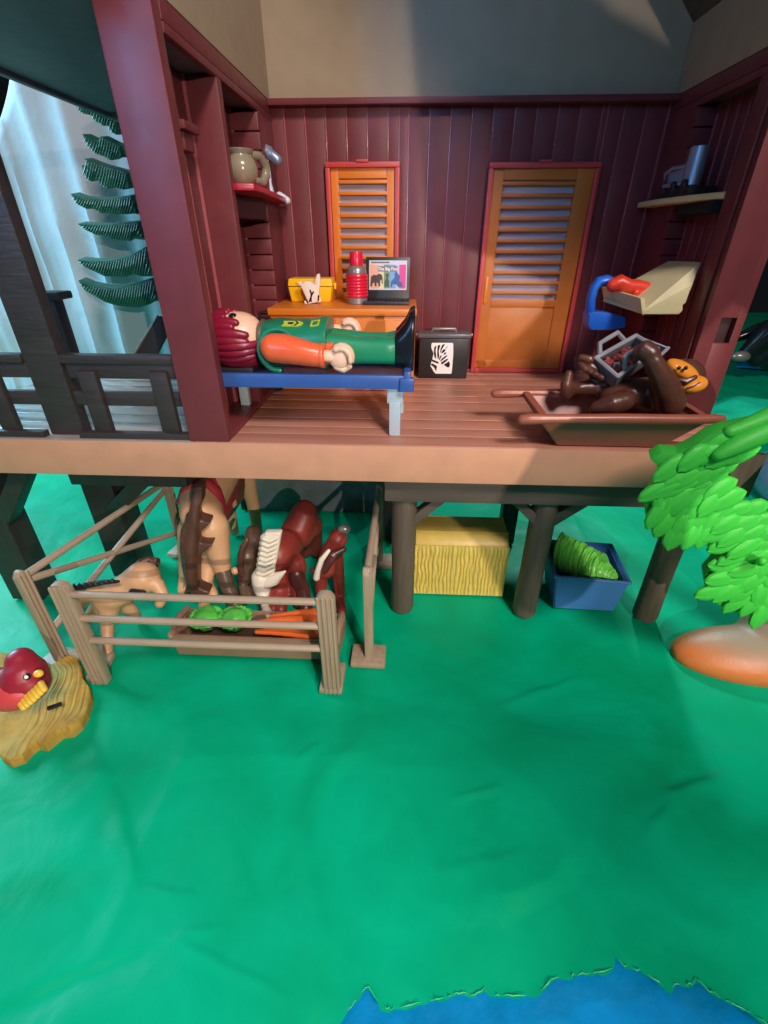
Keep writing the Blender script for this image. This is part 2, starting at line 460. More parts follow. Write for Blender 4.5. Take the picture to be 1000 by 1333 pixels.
g2 = [[bm.verts.new((-14 + i * 0.5, -12 + j * 0.4, -0.42 + 0.10 * noise.noise(Vector((i * .12, j * .25, 0))))) for j in range(56)] for i in range(60)]
for i in range(59):
    for j in range(55): bm.faces.new((g2[i][j], g2[i + 1][j], g2[i + 1][j + 1], g2[i][j + 1]))
struct('water', bm, M['waterblue'], 'blue plastic sheet showing through the tear as water')

# ---- dark room far behind
bm = bmesh.new(); box(bm, -140, 160, 118, 120, -3, 110, 0); struct('wall', bm, M['dark'], 'dark room beyond the play scene')

# ---- white cloth hung behind the porch, in folds
bm = bmesh.new()
cols = []
NX = 190
for i in range(NX + 1):
    u = i / NX; x = -40 + 47 * u
    fold = 0.40 * math.sin(x * 0.95 + 0.6 * math.sin(x * 0.5)) ** 3 + 0.15 * math.sin(x * 2.3 + 1) + 0.55 * abs(math.sin(x * 0.62 + 0.5 * math.sin(x * 0.3))) ** 0.6 + 0.22 * abs(math.sin(x * 1.7 + 1.2 * math.sin(x * 0.45))) ** 0.5
    ztop = 21.7 + 0.35 * math.sin(x * 0.8) - 0.25 * (x + 22.8) if x > -22.8 else 21.9 + 1.15 * (x + 22.8)
    colv = []
    for j in range(30):
        t = j / 29; z = ztop * t - 0.6 * (1 - t)
        colv.append(bm.verts.new((x, 34 + fold * (0.55 + 0.45 * (1 - t)) + 0.2 * noise.noise(Vector((x * .4, z * .3, 0))), z)))
    cols.append(colv)
for a, b in zip(cols, cols[1:]):
    for j in range(29): bm.faces.new((a[j], b[j], b[j + 1], a[j + 1]))
o = obj('cloth_backdrop', bm, M['sheet']); so = o.modifiers.new('Solid', 'SOLIDIFY'); so.thickness = 0.06
o['label'] = 'tall white cloth hanging in folds behind the porch'; o['category'] = 'cloth backdrop'

# ================================================================== LODGE
H = 8.0; XL, XR, YF, YB = -5.86, 10.2, 14.3, 24.5
lodge = thing('toy_lodge', 'large maroon and brown toy lodge on stilts with an open front room', 'toy house', (0, 14.3, 0))


def part(name, m, *boxes, bev=0.04, label=None, parent=lodge):
    b_ = bmesh.new()
    for q in boxes: box(b_, *q, bev=bev)
    return obj(name, b_, m, parent, label)


# deck slab and fascia
part('deck_slab', M['tan'], (-17.4, 11.15, 14.5, 24.6, 6.9, 7.93), bev=0.02)
part('fascia', M['tan'], (-17.5, 11.25, 14.3, 14.52, 6.65, 7.955), bev=0.05)
edges_y = [14.3, 15.22, 15.97, 16.92, 18.02, 19.15, 20.0, 20.95, 21.9, 22.9, 23.8, 24.55]
for a, b in zip(edges_y, edges_y[1:]):
    part('floor_board', M['board'], (XL - 1.2, 11.25, a + 0.012, b - 0.012, 7.84, H), bev=0.045)
for a, b in zip(edges_y, edges_y[1:]):
    part('porch_board', M['porch'], (-17.5, XL - 1.24, a + 0.012, b - 0.012, 7.84, H - 0.01), bev=0.02)

# back wall boards, cut round the window and the door
WIN = (-3.66, -0.58, 10.6, 16.6); DOOR = (3.24, 7.74, 8.0, 16.55)
part('dark_end_board', M['post'], (10.45, 11.35, 14.08, 14.29, 6.5, 8.02))  # dark brown board added over the fascia end to darken it
part('wall_backing', M['maroon'], (-7.2, WIN[0], 24.62, 24.8, 8, 18.7), (WIN[0], WIN[1], 24.62, 24.8, WIN[3], 18.7), (WIN[0], WIN[1], 24.62, 24.8, 8, WIN[2]),
     (WIN[1], DOOR[0], 24.62, 24.8, 8, 18.7), (DOOR[0], DOOR[1], 24.62, 24.8, DOOR[3], 18.7), (DOOR[1], 11.6, 24.62, 24.8, 8, 18.7), bev=0)


def cut(rect, hole):
    x0, x1, z0, z1 = rect; a, b, c, d = hole
    if x1 <= a or x0 >= b or z1 <= c or z0 >= d: return [rect]
    out = []
    if x0 < a: out.append((x0, a, z0, z1))
    if x1 > b: out.append((b, x1, z0, z1))
    m0, m1 = max(x0, a), min(x1, b)
    if z0 < c: out.append((m0, m1, z0, c))
    if z1 > d: out.append((m0, m1, d, z1))
    return out


gx = -6.2
bm_edges = []
while gx < 10.9:
    rects = [(max(gx, -5.9) + 0.012, min(gx + 0.857, 10.3) - 0.012, 8.0, 18.66)]
    for hole in (WIN, DOOR): rects = [r for q in rects for r in cut(q, hole)]
    for r in rects:
        if r[1] - r[0] > 0.12:
            part('wall_board', M['maroon'], (r[0], r[1], 24.5, 24.66, r[2], r[3]), bev=0.018)
            bm_edges.append(r)
    gx += 0.857
# raised bead in each joint
for r in bm_edges:
    part('joint_bead', M['bead'], (r[0] - 0.04, r[0] + 0.015, 24.44, 24.6, r[2], r[3]), bev=0.024)
# skirting and ledge under the cream gable
part('skirting', M['maroon'], (-0.0, DOOR[0] - 0.06, 24.3, 24.5, 8.0, 8.14), (DOOR[1] + 0.1, XR, 24.3, 24.5, 8.0, 8.14), bev=0.03)
part('ledge', M['maroon'], (XL, XR, 24.02, 24.62, 18.46, 18.68), bev=0.04)

# left wall: front pillar, ribs, recessed boards, log-end corner
part('pillar', M['maroon'], (-7.22, -5.87, 14.3, 14.75, 8.0, 22.5), bev=0.06)
part('outer_wall', M['maroon'], (-7.25, -7.0, 14.7, 24.6, 8.0, 18.7), bev=0.02)
part('rib', M['maroon'], (-7.0, XL, 18.1, 18.5, 8.0, 18.02), bev=0.05)
part('base_plate', M['maroon'], (-7.0, XL, 14.75, 18.1, 8.0, 8.22), (-7.0, XL, 18.5, 22.3, 8.0, 8.22), bev=0.04)
part('top_beam', M['maroon'], (-7.2, XL, 14.76, 24.5, 18.22, 18.66), bev=0.05)
part('top_lip', M['maroon'], (-6.05, XL + 0.01, 14.76, 24.5, 18.0, 18.21), bev=0.03)
part('soffit', M['teal'], (-7.0, -6.06, 14.78, 24.4, 18.08, 18.2), bev=0.0)
for y0, y1 in ((14.8, 15.5), (15.5, 16.2), (16.2, 17.1), (17.1, 18.05), (18.55, 19.4), (19.4, 20.25), (20.25, 21.1), (21.1, 22.25)):
    part('side_board', M['maroon'], (-7.0, -6.9, y0 + 0.015, y1 - 0.015, 8.2, 18.06), bev=0.02)
    part('side_bead', M['bead'], (-6.98, -6.80, y1 - 0.03, y1 + 0.03, 8.2, 18.06), bev=0.015)
part('corner_pillar', M['maroon'], (-7.0, XL, 22.45, 24.5, 8.0, 18.02), bev=0.03)
z = 8.02
while z < 17.9:   # stacked log ends facing the room
    part('log_end', M['maroon'], (-6.98, XL + 0.03 + 0.02 * ((z * 3) % 1), 22.2, 22.46, z, z + 0.56), bev=0.07)
    z += 0.585
# bracket on the recessed wall
part('wall_bracket', M['maroon'], (-6.92, -6.35, 16.3, 17.4, 16.5, 16.72), (-6.92, -6.5, 16.5, 17.2, 16.05, 16.49), bev=0.05)

# right wall, mirrored, its pillar set further back
part('pillar', M['maroon'], (10.28, 10.82, 17.85, 18.15, 8.0, 22.5), (10.80, 11.36, 17.85, 18.15, 8.0, 10.66), (10.80, 11.36, 17.85, 18.15, 11.5, 22.5), (11.34, 11.62, 17.85, 18.15, 8, 22.5), bev=0.03)
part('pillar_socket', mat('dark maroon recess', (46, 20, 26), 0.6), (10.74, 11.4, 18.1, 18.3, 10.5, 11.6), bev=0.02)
part('outer_wall', M['maroon'], (11.3, 11.55, 18.12, 24.6, 8.0, 18.7), bev=0.02)
part('inner_panel', M['maroon'], (XR, 11.3, 18.16, 18.9, 8.0, 18.02), bev=0.05)
part('top_beam', M['maroon'], (XR, 11.5, 18.16, 24.5, 18.22, 18.66), bev=0.05)
part('top_lip', M['maroon'], (XR - 0.01, 10.4, 18.16, 24.5, 18.0, 18.21), bev=0.03)
part('soffit', M['teal'], (10.42, 11.3, 18.9, 24.4, 18.08, 18.2), bev=0)
for y0, y1 in ((18.95, 19.6), (19.6, 20.25), (20.25, 20.9), (20.9, 21.55), (21.55, 22.2)):
    part('side_board', M['maroon'], (10.9, 11.0, y0 + 0.015, y1 - 0.015, 8.0, 18.06), bev=0.02)
    part('side_bead', M['bead'], (10.84, 10.98, y1 - 0.02, y1 + 0.03, 8.0, 18.06), bev=0.015)
part('corner_pillar', M['maroon'], (XR, 11.3, 22.45, 24.5, 8.0, 18.02), bev=0.03)
z = 8.02
while z < 17.9:
    part('log_end', M['maroon'], (XR - 0.03 - 0.02 * ((z * 3) % 1), 11.28, 22.2, 22.46, z, z + 0.56), bev=0.07)
    z += 0.585

# cream gable walls and roof slope
part('gable_wall', M['cream'], (XL - 0.02, XR + 0.02, 24.5, 24.8, 18.69, 30), bev=0.03, label='cream upper back wall under the roof')
part('side_gable', M['cream'], (-6.2, XL, 14.0, 24.49, 18.68, 30), bev=0.03)
part('side_gable', M['cream'], (XR, 10.5, 18.2, 24.49, 18.68, 20.75), bev=0.03)
b_ = bmesh.new(); hexa(b_, [(10.6, 14.0, 20.35), (10.6, 24.9, 20.35), (0.2, 24.9, 30.7), (0.2, 14.0, 30.7), (10.9, 14.0, 20.7), (10.9, 24.9, 20.7), (0.5, 24.9, 31.0), (0.5, 14.0, 31.0)], 0.02)
obj('roof_slope', b_, M['post'], lodge)
b_ = bmesh.new(); hexa(b_, [(-12.9, 12.0, 18.45), (-7.22, 12.0, 18.75), (-7.22, 26.0, 18.75), (-12.9, 26.0, 18.45), (-12.9, 12.0, 18.85), (-7.22, 12.0, 19.1), (-7.22, 26.0, 19.1), (-12.9, 26.0, 18.85)], 0.03)
obj('porch_roof', b_, M['teal'], lodge)
b_ = bmesh.new()
box(b_, -12.8, -7.25, 24.9, 25.3, 18.2, 18.55, 0.03)
obj('roof_rafter', b_, M['teal'], lodge)
part('eave_board', M['teal'], (-13.15, -12.9, 12.0, 26.0, 18.3, 18.9), bev=0.04)


# window and door (frame, panel rails, slats, pane)
def shutter(name, x0, x1, z0, z1, ox0, ox1, oz0, oz1, nsl, m, frame_m, lower=None, label=None):
    fr = 0.2
    b = bmesh.new()
    box(b, x0, x1, 24.18, 24.62, z1 - fr, z1, 0.05); box(b, x0, x0 + fr, 24.18, 24.62, z0, z1 - fr, 0.05)
    box(b, x1 - fr, x1, 24.18, 24.62, z0, z1 - fr, 0.05); box(b, x0 + fr, x1 - fr, 24.18, 24.62, z0, z0 + fr, 0.05)
    box(b, (x0 + x1) / 2 - 0.25, (x0 + x1) / 2 + 0.25, 24.12, 24.3, z1 - 0.02, z1 + 0.07, 0.02)
    w = bpy.data.objects.new(name, mesh_of(b, name, frame_m, root_loc(lodge))); COL.objects.link(w); w.parent = lodge
    if label: w['label'] = label
    p = bmesh.new(); y0, y1 = 24.34, 24.52; X0, X1, Z0, Z1 = x0 + fr, x1 - fr, z0 + fr, z1 - fr
    box(p, X0 + .01, ox0, y0, y1, Z0, Z1, 0.03); box(p, ox1, X1 - .01, y0, y1, Z0, Z1, 0.03)
    box(p, ox0, ox1, y0, y1, oz1, Z1, 0.03)
    if lower:
        a, bb, c, d = lower
        box(p, ox0, ox1, y0, y1, d, oz0, 0.03); box(p, ox0, ox1, y0, y1, Z0, c, 0.03)
    else: box(p, ox0, ox1, y0, y1, Z0, oz0, 0.03)
    obj('panel', p, m, w)
    if lower:
        q = bmesh.new(); box(q, ox0 - 0.04, ox1 + 0.04, 24.41, 24.5, lower[2] - .04, lower[3] + .04, 0.02); obj('lower_panel', q, m, w)
    pit = (oz1 - oz0) / nsl
    s = bmesh.new(); zc = oz0 + pit * 0.0
    for k in range(nsl):
        zc = oz0 + pit * (k + 0.72)
        if k == nsl - 1 and False: break
        sb = bmesh.new(); box(sb, ox0 - 0.03, ox1 + 0.03, 24.30, 24.42, zc - 0.07 * pit / 0.42, zc + 0.07 * pit / 0.42, 0.03,
                              mtx=None)
        obj('slat', sb, m, w)
    s.free()
    g = bmesh.new(); box(g, ox0 - 0.05, ox1 + 0.05, 24.54, 24.6, oz0 - 0.05, oz1 + 0.05, 0); obj('pane', g, M['glass'], w)
    return w


shutter('window', -3.71, -0.54, 10.5, 16.65, -3.16, -1.1, 11.6, 16.08, 11, M['orange'], M['redframe'], label='narrow orange shuttered window in a red frame')
door = shutter('door', 3.19, 7.79, 8.02, 16.6, 3.86, 6.88, 11.38, 16.0, 11, M['doororange'], M['redframe'], lower=(3.86, 6.88, 8.6, 11.05), label='tall orange louvred door in a red frame')
b_ = bmesh.new(); box(b_, 3.5, 3.66, 24.27, 24.36, 11.2, 12.35, 0.04); obj('handle', b_, M['orange'], door)

# stilts, beams, braces
def post_round(x, y, r, z1, m=M['post']):
    b = bmesh.new(); seg = 22; zz = [(r * 1.0, 0.0), (r * 1.02, 0.12), (r * 0.97, z1 * .35), (r, z1 * .7), (r, z1)]
    lathe(b, [(r * 0.94, 0.0)] + zz[1:], (x, y, 0), seg)
    for v in b.verts:
        a = math.atan2(v.co.y - y, v.co.x - x); k = 1 + 0.02 * math.sin(a * 7 + v.co.z) + 0.02 * math.sin(a * 11)
        v.co.x = x + (v.co.x - x) * k; v.co.y = y + (v.co.y - y) * k
    return obj('stilt', b, m, lodge)


for x in (0.02, 5.27, 10.35): post_round(x, 15.45, 0.48, 5.58)
part('beam', M['beam'], (-0.72, 11.0, 14.82, 15.9, 5.6, 6.62), bev=0.06)
part('beam', M['black'], (-12.75, -8.2, 15.3, 16.6, 5.72, 6.62), bev=0.05)
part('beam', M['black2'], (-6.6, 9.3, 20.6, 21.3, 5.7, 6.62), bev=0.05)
part('stilt', M['black'], (-13.7, -12.35, 16.9, 18.3, 0, 5.9), bev=0.06)
part('stilt', M['black'], (-17.3, -15.9, 15.1, 16.2, 0, 6.62), bev=0.06)
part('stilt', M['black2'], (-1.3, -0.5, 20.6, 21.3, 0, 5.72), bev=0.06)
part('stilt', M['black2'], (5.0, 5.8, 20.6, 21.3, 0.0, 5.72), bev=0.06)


def bar(m, a, b, w, t, name='brace', parent=lodge, up=(0, 1, 0)):
    a, b = Vector(a), Vector(b); d = b - a; L_ = d.length
    z = d.normalized(); y = (Vector(up) - z * Vector(up).dot(z)).normalized(); x = y.cross(z)
    mt = Matrix((x, y, z)).transposed().to_4x4(); mt.translation = (a + b) / 2
    bb = bmesh.new(); box(bb, -w / 2, w / 2, -t / 2, t / 2, -L_ / 2, L_ / 2, 0.04, mtx=mt)
    return obj(name, bb, m, parent)


bar(M['beam'], (0.3, 15.4, 4.5), (1.6, 15.4, 5.75), 0.35, 0.5)
bar(M['beam'], (5.1, 15.4, 4.6), (3.9, 15.4, 5.75), 0.35, 0.5)
bar(M['beam'], (5.45, 15.4, 4.6), (6.8, 15.4, 5.75), 0.4, 0.5)
bar(M['beam'], (10.2, 15.4, 4.6), (9.0, 15.4, 5.75), 0.35, 0.5)
bar(M['black'], (-12.7, 17.3, 3.6), (-9.9, 16.2, 6.0), 0.6, 0.9)
bar(M['black'], (-16.0, 15.4, 4.2), (-14.2, 15.4, 6.6), 0.6, 0.7)
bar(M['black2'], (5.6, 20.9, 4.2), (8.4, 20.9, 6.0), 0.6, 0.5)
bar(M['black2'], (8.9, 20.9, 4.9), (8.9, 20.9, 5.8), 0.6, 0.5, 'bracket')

# porch posts and railing
part('porch_post', M['rail'], (-12.28, -11.1, 14.72, 15.2, 7.98, 18.5), bev=0.05)
part('bottom_rail', M['rail'], (-17.5, -12.3, 14.42, 14.7, 7.97, 8.2), (-11.08, -7.24, 14.42, 14.7, 7.97, 8.2), bev=0.04)
for x0, x1 in ((-11.1, -7.25), (-17.0, -12.3)):
    part('top_rail', M['rail'], (x0, x1, 14.66, 15.02, 10.4, 10.7), bev=0.1)
    part('rail_board', M['rail'], (x0 + .1, x1, 14.78, 15.0, 9.92, 10.4), bev=0.05)
    part('middle_rail', M['rail'], (x0, x1, 14.8, 15.0, 9.0, 9.5), bev=0.08)
for x in (-10.3, -7.95, -13.6, -16.0):
    part('baluster', M['rail'], (x - 0.3, x + 0.3, 14.6, 14.85, 8.0, 10.2), bev=0.06)
# rear porch post with a cap
part('rear_post', M['black'], (-15.1, -14.45, 20, 20.6, 7.98, 11.7), bev=0.05)
part('post_cap', M['black'], (-15.5, -14.1, 19.8, 20.8, 11.7, 12.0), bev=0.08)

# ================================================================== FURNITURE IN THE ROOM
cab = thing('cabinet', 'low orange cabinet behind the bed, under the window', 'cabinet', (-2.8, 22.3, 8))
part('body', M['orange'], (-5.8, 0.28, 20.62, 24.1, 8.02, 11.1), bev=0.05, parent=cab)
part('top', M['orange'], (-5.84, 0.32, 20.48, 24.15, 11.12, 11.4), bev=0.06, parent=cab)
part('drawer_front', M['orange'], (-5.3, -0.05, 20.55, 20.64, 8.3, 10.95), bev=0.03, parent=cab)

bed = thing('camp_bed', 'blue stretcher bed with pale legs carrying the lying figure', 'bed', (-3.2, 16.5, 8))
b_ = bmesh.new()
box(b_, -6.8, 0.08, 15.12, 17.94, 9.66, 9.85, 0.03)
box(b_, -6.85, 0.12, 15.05, 15.3, 9.62, 10.08, 0.08); box(b_, -6.85, 0.12, 17.76, 18.0, 9.62, 10.08, 0.08)
box(b_, -0.12, 0.12, 15.0, 18.05, 9.58, 10.22, 0.08); box(b_, -6.85, -6.6, 15.05, 18.0, 9.62, 10.15, 0.08)
box(b_, -0.25, 0.22, 14.95, 15.25, 9.56, 10.02, 0.08)
obj('tray', b_, M['blue'], bed)
for y in (15.15, 17.6):
    b_ = bmesh.new(); box(b_, -0.58, -0.2, y - 0.0, y + 0.28, 8.0, 9.2, 0.04); box(b_, -0.66, -0.12, y + 0.05, y + 0.5, 9.1, 9.64, 0.06)
    box(b_, -0.45, -0.1, y + 0.3, y + 0.5, 8.7, 9.3, 0.04)
    obj('leg', b_, M['legblue'], bed)
for y in (15.15, 17.6):
    b_ = bmesh.new(); box(b_, -6.5, -6.15, y, y + 0.28, 8.0, 9.64, 0.04); obj('leg', b_, M['legblue'], bed)
part('pillow', M['black2'], (-6.75, -5.2, 15.7, 17.75, 9.86, 10.12), bev=0.1, parent=bed)
bag = thing('dark_bag', 'small dark bag tucked between the bed head and the orange cabinet', 'bag', (-6.2, 20.3, 8))
b_ = bmesh.new(); box(b_, -6.5, -5.5, 20.2, 21.2, 8.0, 11.0, 0.25, 3)
obj('body', b_, M['black2'], bag)
b_ = bmesh.new(); box(b_, -6.3, -5.7, 20.12, 20.24, 9.4, 10.0, 0.05); obj('pocket', b_, M['black2'], bag)
b_ = bmesh.new(); tube(b_, [(-6.25, 20.7, 10.95), (-6.2, 20.7, 11.2), (-5.8, 20.7, 11.2), (-5.75, 20.7, 10.95)], 0.06, 8); obj('handle', b_, M['black2'], bag)

# ---- toy figure lying on the bed
fig = thing('toy_figure', 'toy ranger figure with dark red hair and green outfit lying on the blue bed', 'toy figure', (-3.2, 16.5, 10.08))
CY, CZ = 16.35, 10.95
b_ = bmesh.new()
hsecs = []
for t in range(0, 13):
    a = math.pi * t / 12; x = -5.72 - math.cos(a) * 0.80
    r = math.sin(a) ** 0.62 * 0.84
    hsecs.append((x, CY, CZ, max(r, 0.05), max(r, 0.05)))
loft(b_, hsecs, 28, 2.0)
head = obj('head', b_, M['skin'], fig, sharp=80)
for ang in (62, 118):   # eyes look up
    a = R_(ang + 3); b_ = bmesh.new()
    p = Vector((-5.72, CY - math.cos(a) * 0.82, CZ + math.sin(a) * 0.82)); n_ = Vector((0, -math.cos(a), math.sin(a)))
    lathe(b_, [(0.13, -0.03), (0.13, 0.02), (0.10, 0.045), (0.02, 0.05)], p, 16, n_)
    obj('eye', b_, M['bootblack'], head)
b_ = bmesh.new(); pts = [(-5.22, CY - 0.18 + 0.06 * k, CZ + 0.72 - 0.03 * abs(k - 3)) for k in range(7)]; tube(b_, pts, 0.025, 6)
obj('mouth', b_, M['armorange'], head)
# hair: cap plus overlapping locks running from the crown
b_ = bmesh.new()
for t in range(0, 1):
    pass
hc = [(-6.62, CY, CZ - .02, 0.12, 0.12), (-6.56, CY, CZ, 0.42, 0.42), (-6.38, CY, CZ, 0.68, 0.68), (-6.1, CY, CZ - .02, 0.86, 0.86), (-5.95, CY, CZ - 0.05, 0.90, 0.88)]
loft(b_, hc, 28, 2.0)
random.seed(3)
for k in range(26):
    a = 2 * math.pi * k / 26 + random.uniform(-.06, .06)
    up = math.sin(a)          # +1 towards the face
    end = -6.08 if up > 0.75 else (-5.72 if up > 0.35 else (-5.38 if up > -0.2 else -5.05))
    end += 0.12 + random.uniform(-.09, .09)
    pts = []; rr = []
    for s in range(8):
        t = s / 7; x = -6.6 + (end + 6.6) * t
        R0 = 0.84 * max(0.05, 1 - ((x + 5.72) / 0.95) ** 2) ** 0.38
        rad = R0 + 0.03
        aa = a + 0.10 * math.sin(t * 2.4)
        pts.append((x, CY - math.cos(aa) * rad, CZ + math.sin(aa) * rad)); rr.append(0.10 + 0.075 * math.sin(math.pi * min(1, t * 0.75 + 0.2)))
    tube(b_, pts, rr, 8)
hair = obj('hair', b_, M['hair'], fig, sharp=70)
b_ = bmesh.new(); loft(b_, [(-5.0, CY, CZ - .02, .52, .52), (-4.86, CY, CZ, .66, .62), (-4.72, CY, CZ, .55, .55)], 24, 2); obj('collar', b_, M['sock'], fig)
tors = [(-4.95, 0.35, 0.35), (-4.9, 0.62, 0.55), (-4.72, 0.88, 0.70), (-4.35, 1.02, 0.74), (-3.8, 1.0, 0.72), (-3.2, 1.02, 0.74), (-2.75, 1.10, 0.82), (-2.62, 1.08, 0.80), (-2.6, 0.9, 0.65)]
b_ = bmesh.new(); loft(b_, [(x, CY, CZ - 0.12, a, c) for x, a, c in tors], 32, 2.9)
torso = obj('torso', b_, M['green'], fig, sharp=50)


def torso_pt(x, a_deg):
    ra = rc = None
    for (xa, aa, ca), (xb, ab, cb) in zip(tors, tors[1:]):
        if xa <= x <= xb: t = (x - xa) / (xb - xa); ra, rc = aa + (ab - aa) * t, ca + (cb - ca) * t
    a = R_(a_deg); c, s = math.cos(a), math.sin(a); e = 2 / 2.9
    return Vector((x, CY - ra * abs(c) ** e * (1 if c > 0 else -1), CZ - 0.12 + rc * abs(s) ** e))


def surf_patch(poly, lift=0.02):
    """poly of (x, angle) pairs on the torso"""
    b = bmesh.new(); P_ = [torso_pt(x, a) for x, a in poly]
    c = sum(P_, Vector()) / len(P_); n = Vector((0, -0.45, 0.9)).normalized()
    prism(b, [p + n * 0.004 for p in P_], n * lift, 0)
    return b


obj('badge', surf_patch([(-4.05, 74), (-3.55, 74), (-3.42, 68), (-3.36, 62), (-3.42, 54), (-3.55, 50), (-4.05, 50), (-3.98, 62)], 0.03), M['ygreen'], torso)
obj('badge_mark', surf_patch([(-3.86, 66), (-3.72, 67), (-3.66, 62), (-3.72, 57), (-3.86, 58)], 0.04), M['bootblack'], torso)
obj('badge_mark', surf_patch([(-3.66, 72), (-3.6, 72), (-3.5, 62), (-3.6, 51), (-3.66, 51), (-3.57, 62)], 0.04), M['bootblack'], torso)
for poly in ([(-3.08, 72), (-2.86, 72), (-2.86, 69), (-3.08, 69)], [(-3.08, 50), (-2.86, 50), (-2.86, 47), (-3.08, 47)], [(-3.12, 72), (-3.06, 72), (-3.06, 47), (-3.12, 47)], [(-2.89, 72), (-2.83, 72), (-2.83, 47), (-2.89, 47)]):
    obj('pocket_print', surf_patch(poly, 0.03), M['ygreen'], torso)
# seam round the arm hole
b_ = bmesh.new(); pts = []
for k in range(15):
    a = R_(-70 + 250 * k / 14); pts.append((-4.15 - 0.62 * math.sin(a), 15.33 + 0.10 * math.cos(a), 10.78 + 0.0 + 0.62 * math.cos(a)))
tube(b_, pts, 0.09, 8); obj('arm_hole_rim', b_, M['green'], torso)


def arm(side):
    y = CY + side * 1.18
    zo = 0.0 if side < 0 else 0.42
    b = bmesh.new(); tube(b, [(-4.25, y, 10.86), (-3.9, y, 10.84), (-3.5, y + side * 0.05, 10.78), (-3.1, y + side * .05, 10.70), (-2.75, y, 10.64)], [0.44, 0.46, 0.42, 0.38, 0.36], 22, cap=False)
    ball(b, (-4.25, y, 10.86), (0.44, 0.44, 0.44), 22)
    lathe(b, [(0.36, -0.02), (0.385, 0.02), (0.385, 0.12), (0.34, 0.15), (0.2, 0.15)], (-2.78, y, 10.64), 22, (1, 0, 0))
    for v in b.verts: v.co.z += zo * max(0, min(1, (v.co.x + 4.4) / 1.5))
    a_ = obj('arm', b, M['armorange'], fig, sharp=60)
    h = bmesh.new(); tube(h, [(-2.66, y, 10.64), (-2.42, y, 10.62)], 0.19, 14)
    # moulded clip hand: a thick palm, four short joined fingers curling round and a thumb
    cx, cz = -2.08, 10.60
    ball(h, (cx - 0.1, y, cz), (0.34, 0.20, 0.38), 20)
    for fi in range(4):
        yy = y - 0.21 + 0.14 * fi; ln = (0.9, 1.0, 0.97, 0.85)[fi]
        tube(h, [(cx + 0.34 * math.cos(t) * ln - .02, yy, cz + 0.36 * math.sin(t) * ln) for t in [R_(118 - 22 * q_) for q_ in range(7)]], [.1, .1, .1, .1, .095, .09, .08], 10)
    tube(h, [(cx - 0.18, y, cz - 0.28), (cx + 0.04, y + .02, cz - 0.38), (cx + 0.22, y + .02, cz - 0.28)], [.13, .12, .09], 10)
    for v in h.verts: v.co.z += zo
    hd = obj('hand', h, M['skin'], fig, sharp=70)
    return a_


arm(-1); arm(1)
for side in (-1, 1):
    y = CY + side * 0.47
    b_ = bmesh.new(); loft(b_, [(-2.7, y, 10.72, .42, .50), (-2.2, y, 10.70, .42, .48), (-1.4, y, 10.68, .39, .41), (-0.75, y, 10.68, .39, .41), (-0.42, y, 10.70, .41, .45), (-0.38, y, 10.70, .37, .40)], 24, 3.0)
    lg = obj('leg', b_, M['green2'], fig, sharp=50)
    if side == -1:
        b_ = bmesh.new(); n_ = Vector((0, -0.35, 0.94)).normalized()
        c = Vector((-1.25, y - 0.10, 11.075)); prism(b_, [c + Vector((math.cos(a) * 0.32, math.sin(a) * 0.13, math.sin(a) * 0.03)) for a in [2 * math.pi * k / 14 for k in range(14)]], n_ * 0.035, 0)
        obj('knee_patch', b_, M['carrottop'], lg, label='dark green patch at the knee')
    b_ = bmesh.new()
    loft(b_, [(-0.42, y, 10.72, .41, .52), (-0.36, y, 10.72, .45, .56), (-0.1, y, 10.86, .44, .72), (0.05, y, 10.98, .46, .92), (0.16, y, 11.0, .46, .96), (0.2, y, 11.0, .42, .92)], 24, 3.0)
    bt = obj('boot', b_, M['bootblack'], fig, sharp=50)
b_ = bmesh.new(); box(b_, -2.75, -2.35, CY - 1.0, CY - 0.55, 10.3, 11.0, 0.12); obj('belt_pouch', b_, M['armorange'], fig)

# ---- things on the cabinet
ZC = 11.4
o_ = thing('thermos', 'red ribbed thermos flask with grey bands standing on the orange cabinet', 'thermos flask', (-2.27, 22.2, ZC))
c = (-2.27, 22.2)
b_ = bmesh.new(); lathe(b_, [(0.40, 0), (0.44, 0.03), (0.44, 0.24), (0.42, 0.26)], (*c, ZC), 32); obj('base', b_, M['steel'], o_)
b_ = bmesh.new(); pr = [(0.44, 0.26)]
for k in range(7): z0 = 0.28 + k * 0.125; pr += [(0.47, z0 + .02), (0.475, z0 + 0.08), (0.445, z0 + 0.112)]
lathe(b_, pr + [(0.44, 1.17)], (*c, ZC), 32); obj('body', b_, M['red'], o_, sharp=60)
b_ = bmesh.new(); lathe(b_, [(0.42, 1.17), (0.43, 1.2), (0.40, 1.34), (0.33, 1.45), (0.3, 1.47)], (*c, ZC), 32); obj('neck', b_, M['steel'], o_)
b_ = bmesh.new(); lathe(b_, [(0.29, 1.47), (0.29, 1.6), (0.27, 1.95), (0.24, 2.0), (0.05, 2.01)], (*c, ZC), 32); obj('cup', b_, M['red'], o_)

